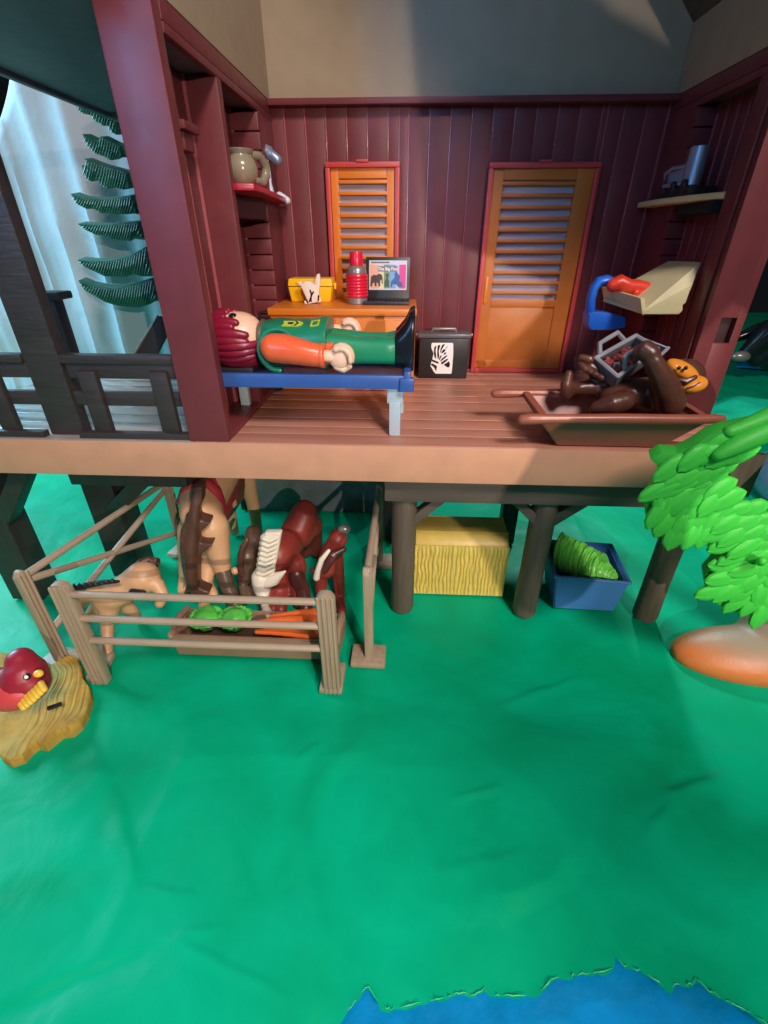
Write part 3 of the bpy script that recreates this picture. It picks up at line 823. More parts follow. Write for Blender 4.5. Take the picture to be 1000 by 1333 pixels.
lap = thing('laptop', 'small black laptop open on the cabinet showing a wildlife page', 'laptop', (-1.1, 22.4, ZC))
b_ = bmesh.new(); box(b_, -1.98, 0.0, 21.65, 23.0, ZC, ZC + 0.14, 0.04); kb = obj('keyboard_base', b_, M['black2'], lap)
for r in range(3):
    for k in range(9):
        b_ = bmesh.new(); box(b_, -1.8 + k * 0.18, -1.66 + k * 0.18, 21.95 + r * 0.22, 22.1 + r * 0.22, ZC + 0.14, ZC + 0.17, 0.01, 1); obj('key', b_, M['bootblack'], kb)
MT = Matrix.Translation((-0.98, 23.0, ZC + 0.12)) @ Matrix.Rotation(R_(-14), 4, 'X')   # lid plane: x right, z up
b_ = bmesh.new(); box(b_, -0.98, 0.98, -0.02, 0.1, 0, 1.7, 0.04, mtx=MT); lid = obj('lid', b_, M['black2'], lap)
b_ = bmesh.new(); box(b_, -0.84, 0.84, -0.035, -0.02, 0.36, 1.55, 0, mtx=MT); scr = obj('screen', b_, M['screen'], lap)


def spr(x0, x1, z0, z1, m, nm='screen_panel', d=0.0):
    b = bmesh.new(); box(b, x0, x1, -0.045 - d, -0.036 - d, z0, z1, 0, mtx=MT); obj(nm, b, m, scr)


for x0, x1, c_ in ((-0.8, -0.4, (232, 170, 150)), (-0.4, -0.18, (222, 206, 150)), (-0.18, 0.08, (120, 150, 110)), (0.08, 0.36, (120, 165, 205)), (0.36, 0.5, (200, 190, 220)), (0.5, 0.8, (214, 70, 140))):
    spr(x0, x1, 0.42, 1.38, mat('print %s' % (c_,), c_, 0.35, 0, 5, 0.03))
spr(-0.74, 0.06, 1.44, 1.5, M['casegrey'], 'screen_line')
spr(-0.45, 0.42, 1.1, 1.32, mat('caption grey', (128, 124, 122), .4, 0, 5, .02), 'caption_bar', 0.012)
tx = bpy.data.curves.new('caption_text', 'FONT'); tx.body = 'The Big Five'; tx.size = 0.175; tx.align_x = 'CENTER'; tx.extrude = 0.002; tx.offset = 0.004; tx.resolution_u = 3
to_ = bpy.data.objects.new('caption_curve', tx); COL.objects.link(to_); bpy.context.view_layer.update()
me_ = bpy.data.meshes.new_from_object(to_.evaluated_get(bpy.context.evaluated_depsgraph_get())); bpy.data.objects.remove(to_)
to = bpy.data.objects.new('caption_text', me_); COL.objects.link(to); me_.materials.clear(); me_.materials.append(M['white']); to.parent = scr
to.matrix_local = Matrix.Translation(-root_loc(scr)) @ MT @ Matrix.Translation((-0.015, -0.064, 1.15)) @ Matrix.Rotation(R_(90), 4, 'X')


def sil(pts, m, nm, d=0.012, par=None, mt=None):
    b = bmesh.new(); mt_ = mt or MT
    prism(b, [mt_ @ Vector((x, -0.045 - d, z)) for x, z in pts], mt_.to_3x3() @ Vector((0, -0.004, 0)), 0); obj(nm, b, m, par or scr)


sil([(-0.78, .5), (-0.7, .5), (-.68, .62), (-.6, .66), (-.58, .5), (-.5, .5), (-.5, .66), (-.42, .62), (-.42, .5), (-.34, .5), (-.34, .72), (-.28, .78), (-.27, .6), (-.23, .6), (-.23, .86), (-.28, .98), (-.4, 1.02), (-.5, .95), (-.65, .97), (-.75, .88), (-.77, .7)],
    mat('elephant print', (70, 52, 48), .4, 0, 5, .05), 'elephant_print')
sil([(-.14, .48), (.06, .48), (.06, .72), (0, .82), (.05, 1.02), (-.1, 1.02), (-.08, .8), (-.15, .7)], mat('dark green print', (62, 84, 62), .4, 0, 5, .05), 'animal_print')
sil([(.12, .48), (.2, .48), (.22, .6), (.4, .58), (.46, .48), (.7, .5), (.62, .66), (.5, .72), (.56, .9), (.46, 1.0), (.4, 1.1), (.3, 1.05), (.3, .85), (.14, .7)], mat('blue animal print', (56, 92, 140), .4, 0, 5, .05), 'animal_print')

yb = thing('yellow_box', 'small yellow lunchbox lying on the cabinet behind the white skull shape', 'box', (-4.4, 23.1, ZC))
b_ = bmesh.new(); hexa(b_, [(-5.3, 22.7, ZC), (-3.55, 22.7, ZC), (-3.5, 23.7, ZC), (-5.3, 23.7, ZC), (-5.38, 22.6, ZC + .62), (-3.42, 22.6, ZC + .62), (-3.4, 23.8, ZC + .62), (-5.38, 23.8, ZC + .62)], 0.06); obj('body', b_, M['yellow'], yb)
b_ = bmesh.new(); hexa(b_, [(-5.4, 22.58, ZC + .64), (-3.4, 22.58, ZC + .64), (-3.38, 23.82, ZC + .64), (-5.4, 23.82, ZC + .64), (-5.34, 22.64, ZC + .95), (-3.46, 22.64, ZC + .95), (-3.46, 23.76, ZC + .95), (-5.34, 23.76, ZC + .95)], 0.06); obj('lid', b_, M['yellow'], yb)
b_ = bmesh.new(); box(b_, -3.39, -3.3, 23.0, 23.3, ZC + .5, ZC + .75, .02); obj('latch', b_, M['yellow'], yb)
sk = thing('white_skull', 'white horned animal skull shape with black lines in front of the yellow box', 'skull', (-4.3, 21.9, ZC))
b_ = bmesh.new()


def sp(px, py, y=22.0): return at(px, py, 'Y', y)


def pad(pp, y, th):
    return prism(b_, [sp(px, py, y) for px, py in pp], (0, th, 0), 0.04)


pad([(391, 371), (397, 366), (404, 366), (410, 372), (413, 381), (416, 393), (410, 394), (400, 396), (398, 397), (395, 392), (400, 391)], 22.0, 0.45)
pad([(386, 367), (392, 366), (394, 371), (391, 373)], 22.1, 0.15)
pad([(409, 372), (412, 357), (416, 356), (417, 366), (415, 384), (419, 392), (413, 395)], 22.05, 0.2)
obj('skull', b_, M['paperwhite'], sk)
for ln in ([(404, 378), (406, 384), (403, 392)], [(408, 380), (405, 385), (405, 392)], [(399, 390), (401, 394)], [(415, 385), (414.5, 391)]):
    b_ = bmesh.new(); tube(b_, [sp(px, py, 21.99) for px, py in ln], 0.035, 6); obj('black_line', b_, M['bootblack'], sk)

# ---- black case with the zebra print
zc = thing('zebra_case', 'black carrying case with a white zebra print beside the orange cabinet', 'case', (1.7, 23.2, 8))
b_ = bmesh.new(); box(b_, 0.52, 2.86, 22.9, 23.9, 8.0, 9.86, 0.07); obj('body', b_, M['black2'], zc)
b_ = bmesh.new(); box(b_, 0.46, 2.92, 22.84, 23.96, 9.87, 10.06, 0.06); obj('lid', b_, mat('grey black lid', (92, 92, 96), 0.3, .02, 12, .1), zc)
b_ = bmesh.new(); tube(b_, [(1.1, 23.4, 10.05), (1.15, 23.4, 10.2), (2.2, 23.4, 10.2), (2.25, 23.4, 10.05)], 0.06, 8); obj('handle', b_, M['steel'], zc)
for x in (0.43, 2.95):
    b_ = bmesh.new(); box(b_, x - 0.07, x + 0.07, 23.2, 23.45, 9.9, 10.02, 0.03); obj('pin', b_, M['steel'], zc)


def zp(px, py, d=0.0):
    """case crop pixel (10x zoom from 530,420) -> front face"""
    p = at(530 + px / 10, 420 + py / 10, 'Y', 22.9 - 0.012 - d); return p


def zpoly(pts, m, nm, d, par):
    b = bmesh.new(); prism(b, [zp(x, y, d) for x, y in pts], (0, -0.006, 0), 0); obj(nm, b, m, par)
    return par


wp = bmesh.new(); prism(wp, [zp(x, y) for x, y in [(330, 262), (590, 262), (602, 275), (602, 400), (590, 560), (580, 655), (568, 664), (372, 662), (350, 640), (303, 560), (330, 470), (345, 400), (315, 325), (318, 275)]], (0, -0.012, 0), 0)
wpo = obj('zebra_label', wp, M['white'], zc)
STR = [[(355, 320), (385, 295), (372, 360), (380, 450), (365, 470), (350, 400)], [(400, 300), (435, 285), (412, 370), (420, 440), (402, 480), (392, 400)],
       [(440, 330), (462, 285), (495, 280), (470, 320), (450, 350), (445, 385), (432, 390)], [(500, 335), (530, 300), (525, 315), (505, 340)], [(470, 350), (505, 345), (490, 375), (455, 400), (445, 395)],
       [(480, 395), (515, 385), (505, 405), (480, 418)], [(420, 460), (435, 430), (455, 425), (425, 485), (415, 480)], [(432, 500), (455, 465), (520, 420), (520, 440), (470, 480), (440, 505)],
       [(440, 520), (470, 500), (525, 468), (535, 480), (500, 510), (455, 545)], [(478, 545), (520, 520), (545, 500), (560, 540), (550, 580), (520, 580)],
       [(315, 470), (345, 485), (410, 510), (408, 535), (370, 520), (330, 505)], [(303, 545), (330, 530), (385, 560), (388, 590), (375, 635), (360, 590), (335, 565)]]
for s_ in STR: zpoly(s_, M['bootblack'], 'zebra_stripe', 0.02, wpo)

# ---- red corner shelf with jugs and tap
sh = thing('red_shelf', 'small crimson corner shelf on the left wall holding an olive jug', 'shelf', (-6.2, 21, 15.35))
b_ = bmesh.new(); prism(b_, [(-6.88, 18.6, 15.22), (-5.75, 18.25, 15.22), (-5.2, 18.4, 15.22), (-5.12, 18.9, 15.22), (-5.35, 24.2, 15.16), (-6.88, 24.2, 15.16)], (0, 0, 0.2), 0.06); obj('board', b_, M['crimson'], sh)
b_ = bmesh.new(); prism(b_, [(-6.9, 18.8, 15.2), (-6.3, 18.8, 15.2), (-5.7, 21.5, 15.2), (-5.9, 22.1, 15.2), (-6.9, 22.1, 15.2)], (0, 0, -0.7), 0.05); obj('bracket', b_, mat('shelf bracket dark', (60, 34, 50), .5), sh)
jg = thing('jug', 'olive grey round jug with a thick handle standing on the red shelf', 'jug', (-6.0, 19.8, 15.42))
jc = at(319, 237, 'Z', 15.43); jc = Vector((-5.85, 19.45, 15.42))
b_ = bmesh.new(); lathe(b_, [(0.30, 0), (0.42, 0.06), (0.60, 0.35), (0.64, 0.62), (0.56, 0.88), (0.42, 1.02), (0.42, 1.08), (0.54, 1.17), (0.55, 1.23), (0.44, 1.24), (0.34, 1.1), (0.1, 0.9)], jc, 32); bmesh.ops.scale(b_, vec=(.84, .84, .84), space=Matrix.Translation(-jc), verts=b_.verts); obj('body', b_, M['jug'], jg, sharp=70)
b_ = bmesh.new(); tube(b_, [jc + Vector(v) for v in ((0.35, 0.35, 1.08), (0.5, 0.9, 1.14), (0.62, 1.35, 0.9), (0.6, 1.4, 0.5), (0.5, 1.0, 0.2), (0.4, 0.5, 0.25))], [0.14, 0.17, 0.2, 0.2, 0.17, 0.13], 14); bmesh.ops.scale(b_, vec=(.84, .84, .84), space=Matrix.Translation(-jc), verts=b_.verts); obj('handle', b_, M['jug'], jg, sharp=80)
tp = thing('white_tap', 'pale tap with a tilted spout and thin white stem behind the jug', 'tap', (-5.6, 22.8, 15.4))


def q(px, py, y=23.2): return at(px, py, 'Y', y)


b_ = bmesh.new(); tube(b_, [q(344, 194), q(350, 199), q(352, 200.5)], [0.2, 0.24, 0.2], 16); tube(b_, [q(351, 199), q(361, 208)], [0.17, 0.19], 16); obj('spout', b_, M['silver'], tp)
b_ = bmesh.new(); tube(b_, [q(346, 202), q(349, 222), q(350, 238), q(353, 254)], [0.07, 0.1, 0.12, 0.16], 12); obj('stem', b_, M['paleblue'], tp)
b_ = bmesh.new(); tube(b_, [q(364, 255, 23.6), q(374, 261, 23.6)], [0.16, 0.14], 12); obj('foot', b_, M['paleblue'], tp)

# ---- cream shelf with steel mug, black stand
cs = thing('cream_shelf', 'thin pale yellow shelf high on the right wall carrying the silver mug', 'shelf', (10.4, 21.5, 15.1))
b_ = bmesh.new(); prism(b_, [(9.62, 24.3, 15.0), (9.55, 22.2, 15.0), (9.75, 20.4, 15.0), (10.2, 18.95, 15.0), (10.88, 18.95, 15.0), (10.88, 24.3, 15.0)], (0, 0, 0.2), 0.06); obj('board', b_, M['creamshelf'], cs)
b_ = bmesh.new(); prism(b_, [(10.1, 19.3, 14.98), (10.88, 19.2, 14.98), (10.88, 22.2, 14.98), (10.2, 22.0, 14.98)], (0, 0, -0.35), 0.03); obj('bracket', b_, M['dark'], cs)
st = thing('black_stand', 'low black camera like stand under the silver mug on the cream shelf', 'stand', (10.2, 21.3, 15.22))
b_ = bmesh.new(); box(b_, 9.8, 10.8, 20.6, 23.0, 15.21, 15.5, 0.06); obj('base', b_, M['black2'], st)
for y in (21.0, 21.8, 22.6):
    b_ = bmesh.new(); tube(b_, [(9.85, y, 15.3), (9.8, y, 15.6)], 0.12, 10); obj('knob', b_, M['black2'], st)
mg = thing('silver_mug', 'tall silver blue mug with a square handle on the right hand shelf', 'mug', (10.15, 21.2, 15.5))
b_ = bmesh.new(); lathe(b_, [(0.28, 0), (0.32, 0.03), (0.32, 1.15), (0.27, 1.17), (0.26, 0.2), (0.02, 0.2)], (10.12, 21.2, 15.51), 28); obj('body', b_, M['silver'], mg)
b_ = bmesh.new(); tube(b_, [(9.96, 21.5, 16.15), (9.8, 22.2, 16.15), (9.72, 22.55, 16.0), (9.74, 22.5, 15.62), (9.96, 21.6, 15.62)], 0.07, 10); obj('handle', b_, M['silver'], mg)
b_ = bmesh.new(); prism(b_, [(9.94, 21.6, 15.66), (9.8, 22.4, 15.66), (9.78, 22.4, 16.02), (9.94, 21.6, 16.08)], (0.05, 0, 0), 0.01); obj('handle_web', b_, M['silver'], mg)

# ---- fold-down tray with blue hook
tr = thing('fold_down_tray', 'pale yellow fold down tray table fixed to the right wall', 'tray table', (9.5, 20, 12))
A_ = Vector((10.22, 21.5, 13.1)); B_ = Vector((10.22, 19.15, 13.15)); C_ = at(901, 371, 'Y', 18.8); D_ = at(838, 404, 'Y', 18.8); E_ = at(822, 366, 'Y', 21.2); G_ = at(784, 378, 'Y', 21.2); K_ = at(835, 390, 'Y', 18.8)
b_ = bmesh.new(); t = bmesh.new()
top = [A_, B_, C_, D_, E_]
vs = [t.verts.new(p) for p in top]; vb = [t.verts.new(p - Vector((0, 0, 0.16))) for p in top]
t.faces.new(vs); t.faces.new(vb[::-1])
for i in range(5): t.faces.new((vs[i], vb[i], vb[(i + 1) % 5], vs[(i + 1) % 5]))
bmesh.ops.triangulate(t, faces=[f for f in t.faces if len(f.verts) > 4]); merge(b_, t)
obj('surface', b_, M['creamshelf'], tr, sharp=20)
b_ = bmesh.new(); prism(b_, [at(x, y, 'Y', 18.78) for x, y in ((838, 404), (901, 371), (893, 394), (889, 397), (889, 404), (884, 409), (836, 409))], (0, 0.16, 0), 0.02); obj('side_flange', b_, M['creamshelf'], tr)
b_ = bmesh.new(); l1, l2 = at(834, 388, 'Y', 18.8), at(783, 373, 'Y', 21.3); l3, l4 = at(786, 391, 'Y', 21.3), at(836, 409, 'Y', 18.8)
n_ = Vector((0.16, 0.02, 0)); hexa(b_, [l4, l4 + n_, l3 + n_, l3, l1, l1 + n_, l2 + n_, l2], 0.03); obj('end_lip', b_, M['creamshelf'], tr)
b_ = bmesh.new(); p4 = [at(822, 368, 'Y', 21.0), at(840, 402, 'Y', 18.9), at(836, 404, 'Y', 18.9), at(786, 388, 'Y', 21.0)]
hexa(b_, [p - Vector((0, 0, 0.12)) for p in p4] + p4, 0.0); obj('surface_edge', b_, M['creamshelf'], tr)
cl = thing('red_clip', 'short orange red grip lying on the pale tray next to the blue strap', 'grip', (8.4, 20, 12.3))
rc_ = [at(x, y, 'Y', 20.2) for x, y in ((799, 371), (806, 368), (818, 373), (830, 374), (842, 376), (838, 383))]
b_ = bmesh.new(); tube(b_, rc_[:2] + rc_[2:5], [0.26, 0.30, 0.27, 0.27, 0.24], 12); obj('grip', b_, M['redclip'], cl)
b_ = bmesh.new(); tube(b_, [rc_[4], rc_[5], at(828, 381, 'Y', 20.0)], 0.15, 10); obj('thumb_piece', b_, M['redclip'], cl)
hk = thing('blue_strap', 'bright blue curved strap with a block hanging off the pale tray', 'strap', (7.2, 20.5, 11))
pts = [at(x, y, 'Y', 20.6) for x, y in ((799, 368), (789, 364), (780, 366), (773, 375), (769, 390), (768, 405), (770, 418))]
b_ = bmesh.new(); tube(b_, pts, [0.17, 0.18, 0.18, 0.17, 0.17, 0.18, 0.19], 12, squash=(1, 1.5)); obj('strap', b_, M['brightblue'], hk)
b_ = bmesh.new(); prism(b_, [at(x, y, 'Y', 20.2) for x, y in ((767, 408), (776, 406), (792, 407), (815, 413), (815, 426), (794, 430), (770, 430), (766, 424))], (0, 0.8, 0), 0.06); obj('block', b_, M['brightblue'], hk)

# ---- barrow with the chimp and the grey case
bw = thing('barrow', 'brown stretcher barrow with four rod handles standing at the deck edge', 'barrow', (6.6, 15.3, 8))
b_ = bmesh.new()
t = bmesh.new()
lo = [(4.95, 14.5, 8.02), (8.25, 14.5, 8.02), (8.25, 16.2, 8.02), (4.95, 16.2, 8.02)]
hi = [(4.05, 13.95, 9.1), (9.2, 13.95, 9.15), (9.2, 16.75, 9.15), (4.05, 16.75, 9.1)]
ilo = [(5.05, 14.6, 8.14), (8.15, 14.6, 8.14), (8.15, 16.1, 8.14), (5.05, 16.1, 8.14)]
ihi = [(4.25, 14.12, 9.1), (9.0, 14.12, 9.15), (9.0, 16.6, 9.15), (4.25, 16.6, 9.1)]
V = [[t.verts.new(p) for p in r] for r in (lo, hi, ihi, ilo)]
t.faces.new(V[0][::-1]); t.faces.new(V[3])
for a, b in zip(V, V[1:]):
    for k in range(4): t.faces.new((a[k], a[(k + 1) % 4], b[(k + 1) % 4], b[k]))
bmesh.ops.bevel(t, geom=t.edges[:], offset=0.04, segments=2, affect='EDGES'); merge(b_, t); obj('tray', b_, M['barrow'], bw)
for y, xa, xb in ((13.95, 3.55, 9.45), (16.7, 3.15, 9.6)):
    b_ = bmesh.new(); tube(b_, [(xa, y, 9.08), (xa + 0.25, y, 9.1), (xa + 1.1, y, 9.12), (6.5, y, 9.15), (8.6, y, 9.17), (xb - 0.2, y, 9.2), (xb, y, 9.2)], [0.15, 0.17, 0.14, 0.16, 0.15, 0.14, 0.12], 14); obj('handle', b_, M['barrow'], bw)
b_ = bmesh.new(); box(b_, 4.1, 4.35, 13.95, 16.7, 9.02, 9.2, 0.06); box(b_, 8.95, 9.2, 13.95, 16.7, 9.05, 9.24, 0.06); obj('cross_bar', b_, M['barrow'], bw)

ch = thing('toy_chimpanzee', 'dark brown chimpanzee with orange face lying on its back in the barrow', 'toy chimpanzee', (7, 15.3, 8.6))


def cp(px, py, y=15.4): return at(px, py, 'Y', y)


blob('body', [([cp(796, 518, 15.5), cp(822, 512, 15.5), cp(848, 514, 15.5), cp(864, 518, 15.5)], [0.42, 0.50, 0.60, 0.54]),       # trunk
              ([cp(866, 508, 15.5), cp(880, 498, 15.5), cp(889, 493, 15.5)], [0.40, 0.46, 0.64]),                  # neck, head
              ([cp(872, 524, 14.9), cp(868, 506, 14.75), cp(860, 488, 14.7), cp(850, 470, 14.75), cp(845, 462, 14.85)], [0.48, 0.43, 0.33, 0.27, 0.25]),   # near arm
              ([cp(846, 461, 14.85), cp(838, 455, 14.95), cp(832, 457, 15.1)], [0.30, 0.32, 0.20]),                  # hand
              ([cp(834, 456, 15.05), cp(826, 460, 15.25), cp(822, 466, 15.35)], [0.12, 0.11, 0.09]), ([cp(836, 460, 14.95), cp(829, 465, 15.1), cp(826, 471, 15.2)], [0.12, 0.11, 0.09]),
              ([cp(812, 522, 14.95), cp(795, 526, 14.85), cp(775, 531, 14.95)], [0.34, 0.33, 0.20]),               # near thigh
              ([cp(800, 512, 15.9), cp(772, 504, 16.0), cp(748, 506, 15.95)], [0.36, 0.30, 0.21]),               # lower leg
              ([cp(738, 514, 15.8), cp(737, 500, 15.8), cp(741, 486, 15.85)], [0.19, 0.20, 0.13]), ([cp(748, 506, 15.9), cp(739, 504, 15.8)], [0.22, 0.18]),
              ([cp(806, 504, 15.9), cp(792, 492, 15.95), cp(778, 484, 16.0), cp(768, 478, 16.0)], [0.36, 0.34, 0.27, 0.22])],
     M['chimp'], ch, 0.06, 4)
b_ = bmesh.new(); fz = Vector((0.25, -0.45, 0.85)).normalized()
ball(b_, cp(889, 482, 14.95), (0.58, 0.34, 0.22), 20, Euler((R_(20), R_(25), R_(-5))).to_matrix())
face = obj('face', b_, M['chimpface'], ch, sharp=80)
b_ = bmesh.new(); ball(b_, cp(903, 500, 14.75), (0.40, 0.30, 0.20), 20, Euler((R_(30), R_(-15), 0)).to_matrix()); obj('muzzle', b_, M['chimpface'], ch, sharp=80)
b_ = bmesh.new(); tube(b_, [cp(880, 494, 14.66), cp(893, 497, 14.55), cp(905, 491, 14.6)], [0.07, 0.10, 0.07], 10); obj('lip', b_, M['chimp'], ch)
b_ = bmesh.new(); tube(b_, [cp(895, 505, 14.52), cp(903, 503, 14.5), cp(911, 498, 14.52)], 0.025, 8); obj('mouth', b_, M['chimp'], ch)
for px in (884, 893):
    b_ = bmesh.new(); ball(b_, cp(px, 479, 14.58), 0.06, 10); obj('eye', b_, M['bootblack'], ch)
b_ = bmesh.new()
for k in range(4): tube(b_, [cp(756 + 6 * k, 472 + 5 * k, 15.75), cp(762 + 7 * k, 480 + 4 * k, 15.6)], [0.09, 0.11], 10)
tube(b_, [cp(757, 465, 15.7), cp(768, 468, 15.6)], [0.1, 0.12], 10)
obj('toe', b_, M['chimp'], ch)

gc = thing('grey_case', 'open grey tool case with red contents resting on the chimpanzee', 'tool case', (7, 16, 10.4))
c0, c1, c2, c3 = at(776, 466, 'Y', 15.9), at(828, 437, 'Y', 16.6), at(856, 454, 'Y', 15.9), at(804, 490, 'Y', 15.2)
up = (c1 - c0).cross(c3 - c0).normalized();
if up.z < 0: up = -up


def quadbar(a, b, r): return tube(b_, [a, b], r, 8)


b_ = bmesh.new(); hexa(b_, [c0 - up * .5, c1 - up * .5, c2 - up * .5, c3 - up * .5, c0 - up * .38, c1 - up * .38, c2 - up * .38, c3 - up * .38], 0.02); obj('base', b_, M['casegrey'], gc)
for a, b in ((c0, c1), (c1, c2), (c2, c3), (c3, c0)):
    b_ = bmesh.new(); d = ((b - a).cross(up)).normalized() * 0.06
    hexa(b_, [a - up * .45 - d, b - up * .45 - d, b - up * .45 + d, a - up * .45 + d, a - d, b - d, b + d, a + d], 0.02); obj('side', b_, M['casegrey'], gc)
    b_ = bmesh.new(); quadbar(a, b, 0.075); obj('rim', b_, M['rimgrey'], gc)
cc = (c0 + c1 + c2 + c3) / 4
b_ = bmesh.new(); random.seed(5)
for k in range(34):
    p = cc + (c1 - c0) * random.uniform(-.38, .38) + (c3 - c0) * random.uniform(-.34, .34) - up * random.uniform(.16, .3); ball(b_, p, random.uniform(.07, .13), 8)
o = obj('contents', b_, M['redspeck'], gc); o['kind'] = 'stuff'
b_ = bmesh.new(); h0, h1, h2, h3 = at(781, 462, 'Y', 16.8), at(781, 447, 'Y', 17.0), at(804, 433, 'Y', 17.4), at(812, 442, 'Y', 17.4); tube(b_, [h0, h1, h1.lerp(h2, .5), h2, h3], 0.085, 8); obj('handle', b_, M['rimgrey'], gc)
b_ = bmesh.new(); e0, e1, e2, e3 = at(828, 437, 'Y', 17.3), at(848, 444, 'Y', 17.3), at(870, 453, 'Y', 16.9), at(852, 470, 'Y', 16.5)
nn = Vector((0, .05, -.16)); hexa(b_, [e3 + nn, e2 + nn, e1 + nn, e0 + nn, e3, e2, e1, e0], 0.02); obj('lid', b_, M['black2'], gc)
b_ = bmesh.new(); quadbar(e3, e2, 0.06); quadbar(e0, e2, 0.03); obj('lid_rim', b_, M['rimgrey'], gc)
b_ = bmesh.new(); tube(b_, [at(814, 478, 'Y', 15.4), at(814, 464, 'Y', 15.4), at(822, 459, 'Y', 15.4), at(838, 451, 'Y', 15.4)], 0.09, 8); obj('catch', b_, M['rimgrey'], gc)

# ================================================================== UNDER THE DECK
# hay bale
hb = thing('hay_bale', 'big yellow straw bale standing between the first two stilts', 'hay bale', (2.5, 17.2, 0))
b_ = bmesh.new()
nx, nz = 210, 26
def hayface(x0, x1, y, z0, z1):
    g = []
    for i in range(nx + 1):
        g.append([])
        for j in range(nz + 1):
            x = x0 + (x1 - x0) * i / nx; z = z0 + (z1 - z0) * j / nz
            w = 0.042 * math.sin(x * 38 + 3.2 * noise.noise(Vector((x * 2.2, 1, z * 1.5))) + 1.6 * noise.noise(Vector((x * 6, 4, z * 3))))
            e = min(i, nx - i, j, nz - j); w *= min(1, e / 2)
            g[-1].append(b_.verts.new((x, y - 0.05 - w + 0.03 * math.exp(-((z - 0.65) / 0.05) ** 2) + 0.03 * math.exp(-((z - 2.0) / 0.05) ** 2), z)))
    for i in range(nx):
        for j in range(nz): b_.faces.new((g[i][j], g[i + 1][j], g[i + 1][j + 1], g[i][j + 1]))
hayface(0.52, 4.5, 16.42, 0.02, 2.66)
obj('front', b_, M['straw'] if False else mat('yellow straw front', (212, 190, 98), 0.45, 0.12, 4, 0.14, stretch=(4, 4, .5)), hb, sharp=60)
b_ = bmesh.new(); prism(b_, [(0.52, 16.44, 0.0), (0.52, 16.44, 2.62), (0.52, 16.60, 2.80), (0.52, 16.95, 3.0), (0.52, 18.2, 3.02), (0.52, 18.45, 2.85), (0.52, 18.5, 2.6), (0.52, 18.5, 0.0)], (3.98, 0, 0), 0.10); obj('body', b_, M['haytop'], hb)
b_ = bmesh.new()
for y in (16.95, 18.2): tube(b_, [(0.54, y, 3.0), (4.48, y, 3.0)], 0.035, 6)
obj('top_ridge', b_, M['haytop'], hb)

# bin with greens
bn = thing('blue_bin', 'blue flared feed bin of greens between the second and third stilts', 'bin', (7.8, 16.6, 0))
t = bmesh.new()
lo = [(6.6, 15.68, 0.02), (9.1, 15.6, 0.02), (9.2, 17.6, 0.02), (6.7, 17.7, 0.02)]; hi = [(6.28, 15.5, 1.9), (9.28, 15.4, 1.78), (9.42, 17.95, 1.9), (6.45, 18.1, 1.95)]
ih = [(6.4, 15.64, 1.9), (9.14, 15.54, 1.78), (9.28, 17.82, 1.9), (6.57, 17.97, 1.95)]; il = [(6.7, 15.8, .2), (8.98, 15.72, .2), (9.05, 17.48, .2), (6.8, 17.58, .2)]
V = [[t.verts.new(p) for p in r] for r in (lo, hi, ih, il)]; t.faces.new(V[0][::-1]); t.faces.new(V[3])
for a, b in zip(V, V[1:]):
    for k in range(4): t.faces.new((a[k], a[(k + 1) % 4], b[(k + 1) % 4], b[k]))
bmesh.ops.bevel(t, geom=t.edges[:], offset=0.05, segments=2, affect='EDGES'); b_ = bmesh.new(); merge(b_, t); obj('body', b_, M['binblue'], bn)
b_ = bmesh.new(); rim_pts = [Vector(p) for p in hi]
for k in range(4): tube(b_, [rim_pts[k] + Vector((0, 0, -0.02)), rim_pts[(k + 1) % 4] + Vector((0, 0, -0.02))], 0.075, 8)
obj('rim', b_, M['binblue'], bn)
gr = thing('green_fodder', 'bright green ribbed bundle of fodder lying inside the blue bin', 'fodder bundle', (7.7, 16.5, 1.2))
b_ = bmesh.new(); axis_pts = []
P0, P1, P2 = Vector((6.95, 17.35, 1.85)), Vector((8.2, 16.6, 1.72)), Vector((8.78, 15.75, 1.72))
def bez(t): return (1 - t) ** 2 * P0 + 2 * t * (1 - t) * P1 + t * t * P2
NR = 40
for k in range(NR):      # stacked, tilted leaf blades
    t_ = k / (NR - 1); c = bez(t_); d = (bez(min(1, t_ + .02)) - bez(max(0, t_ - .02))).normalized()
    r = 0.80 * (1 - 0.28 * t_) if t_ < 0.74 else 0.50 * max(.3, (1 - (t_ - .74) / .40))
    r *= random.uniform(0.95, 1.03)
    d = (d + Vector((random.uniform(-.05, .05), random.uniform(-.05, .05), random.uniform(-.07, .07) + 0.25))).normalized()
    ring = []; u = d.orthogonal().normalized(); v = d.cross(u)
    tube(b_, [c + (u * math.cos(a) + v * math.sin(a)) * r * (1 + .04 * math.sin(5 * a + k)) for a in [2 * math.pi * s / 18 for s in range(19)]], 0.062 if r > .3 else .055, 6)
    lathe(b_, [(r * .98, -0.05), (r * .98, 0.05)], c, 18, d)
o = obj('fodder', b_, M['greens'], gr, sharp=50)

# dark panel far under the deck
pn = thing('back_screen', 'low dark grey panel closing the back of the space under the deck', 'panel', (-5.5, 23.7, 0))
part('board', M['greypanel'], (-9.3, -1.4, 23.5, 23.8, 0.0, 6.8), bev=0.04, parent=pn)
part('frame', M['black2'], (-1.4, -1.1, 23.4, 23.9, 0.0, 6.8), (-9.6, -9.3, 23.4, 23.9, 0, 6.8), bev=0.04, parent=pn)

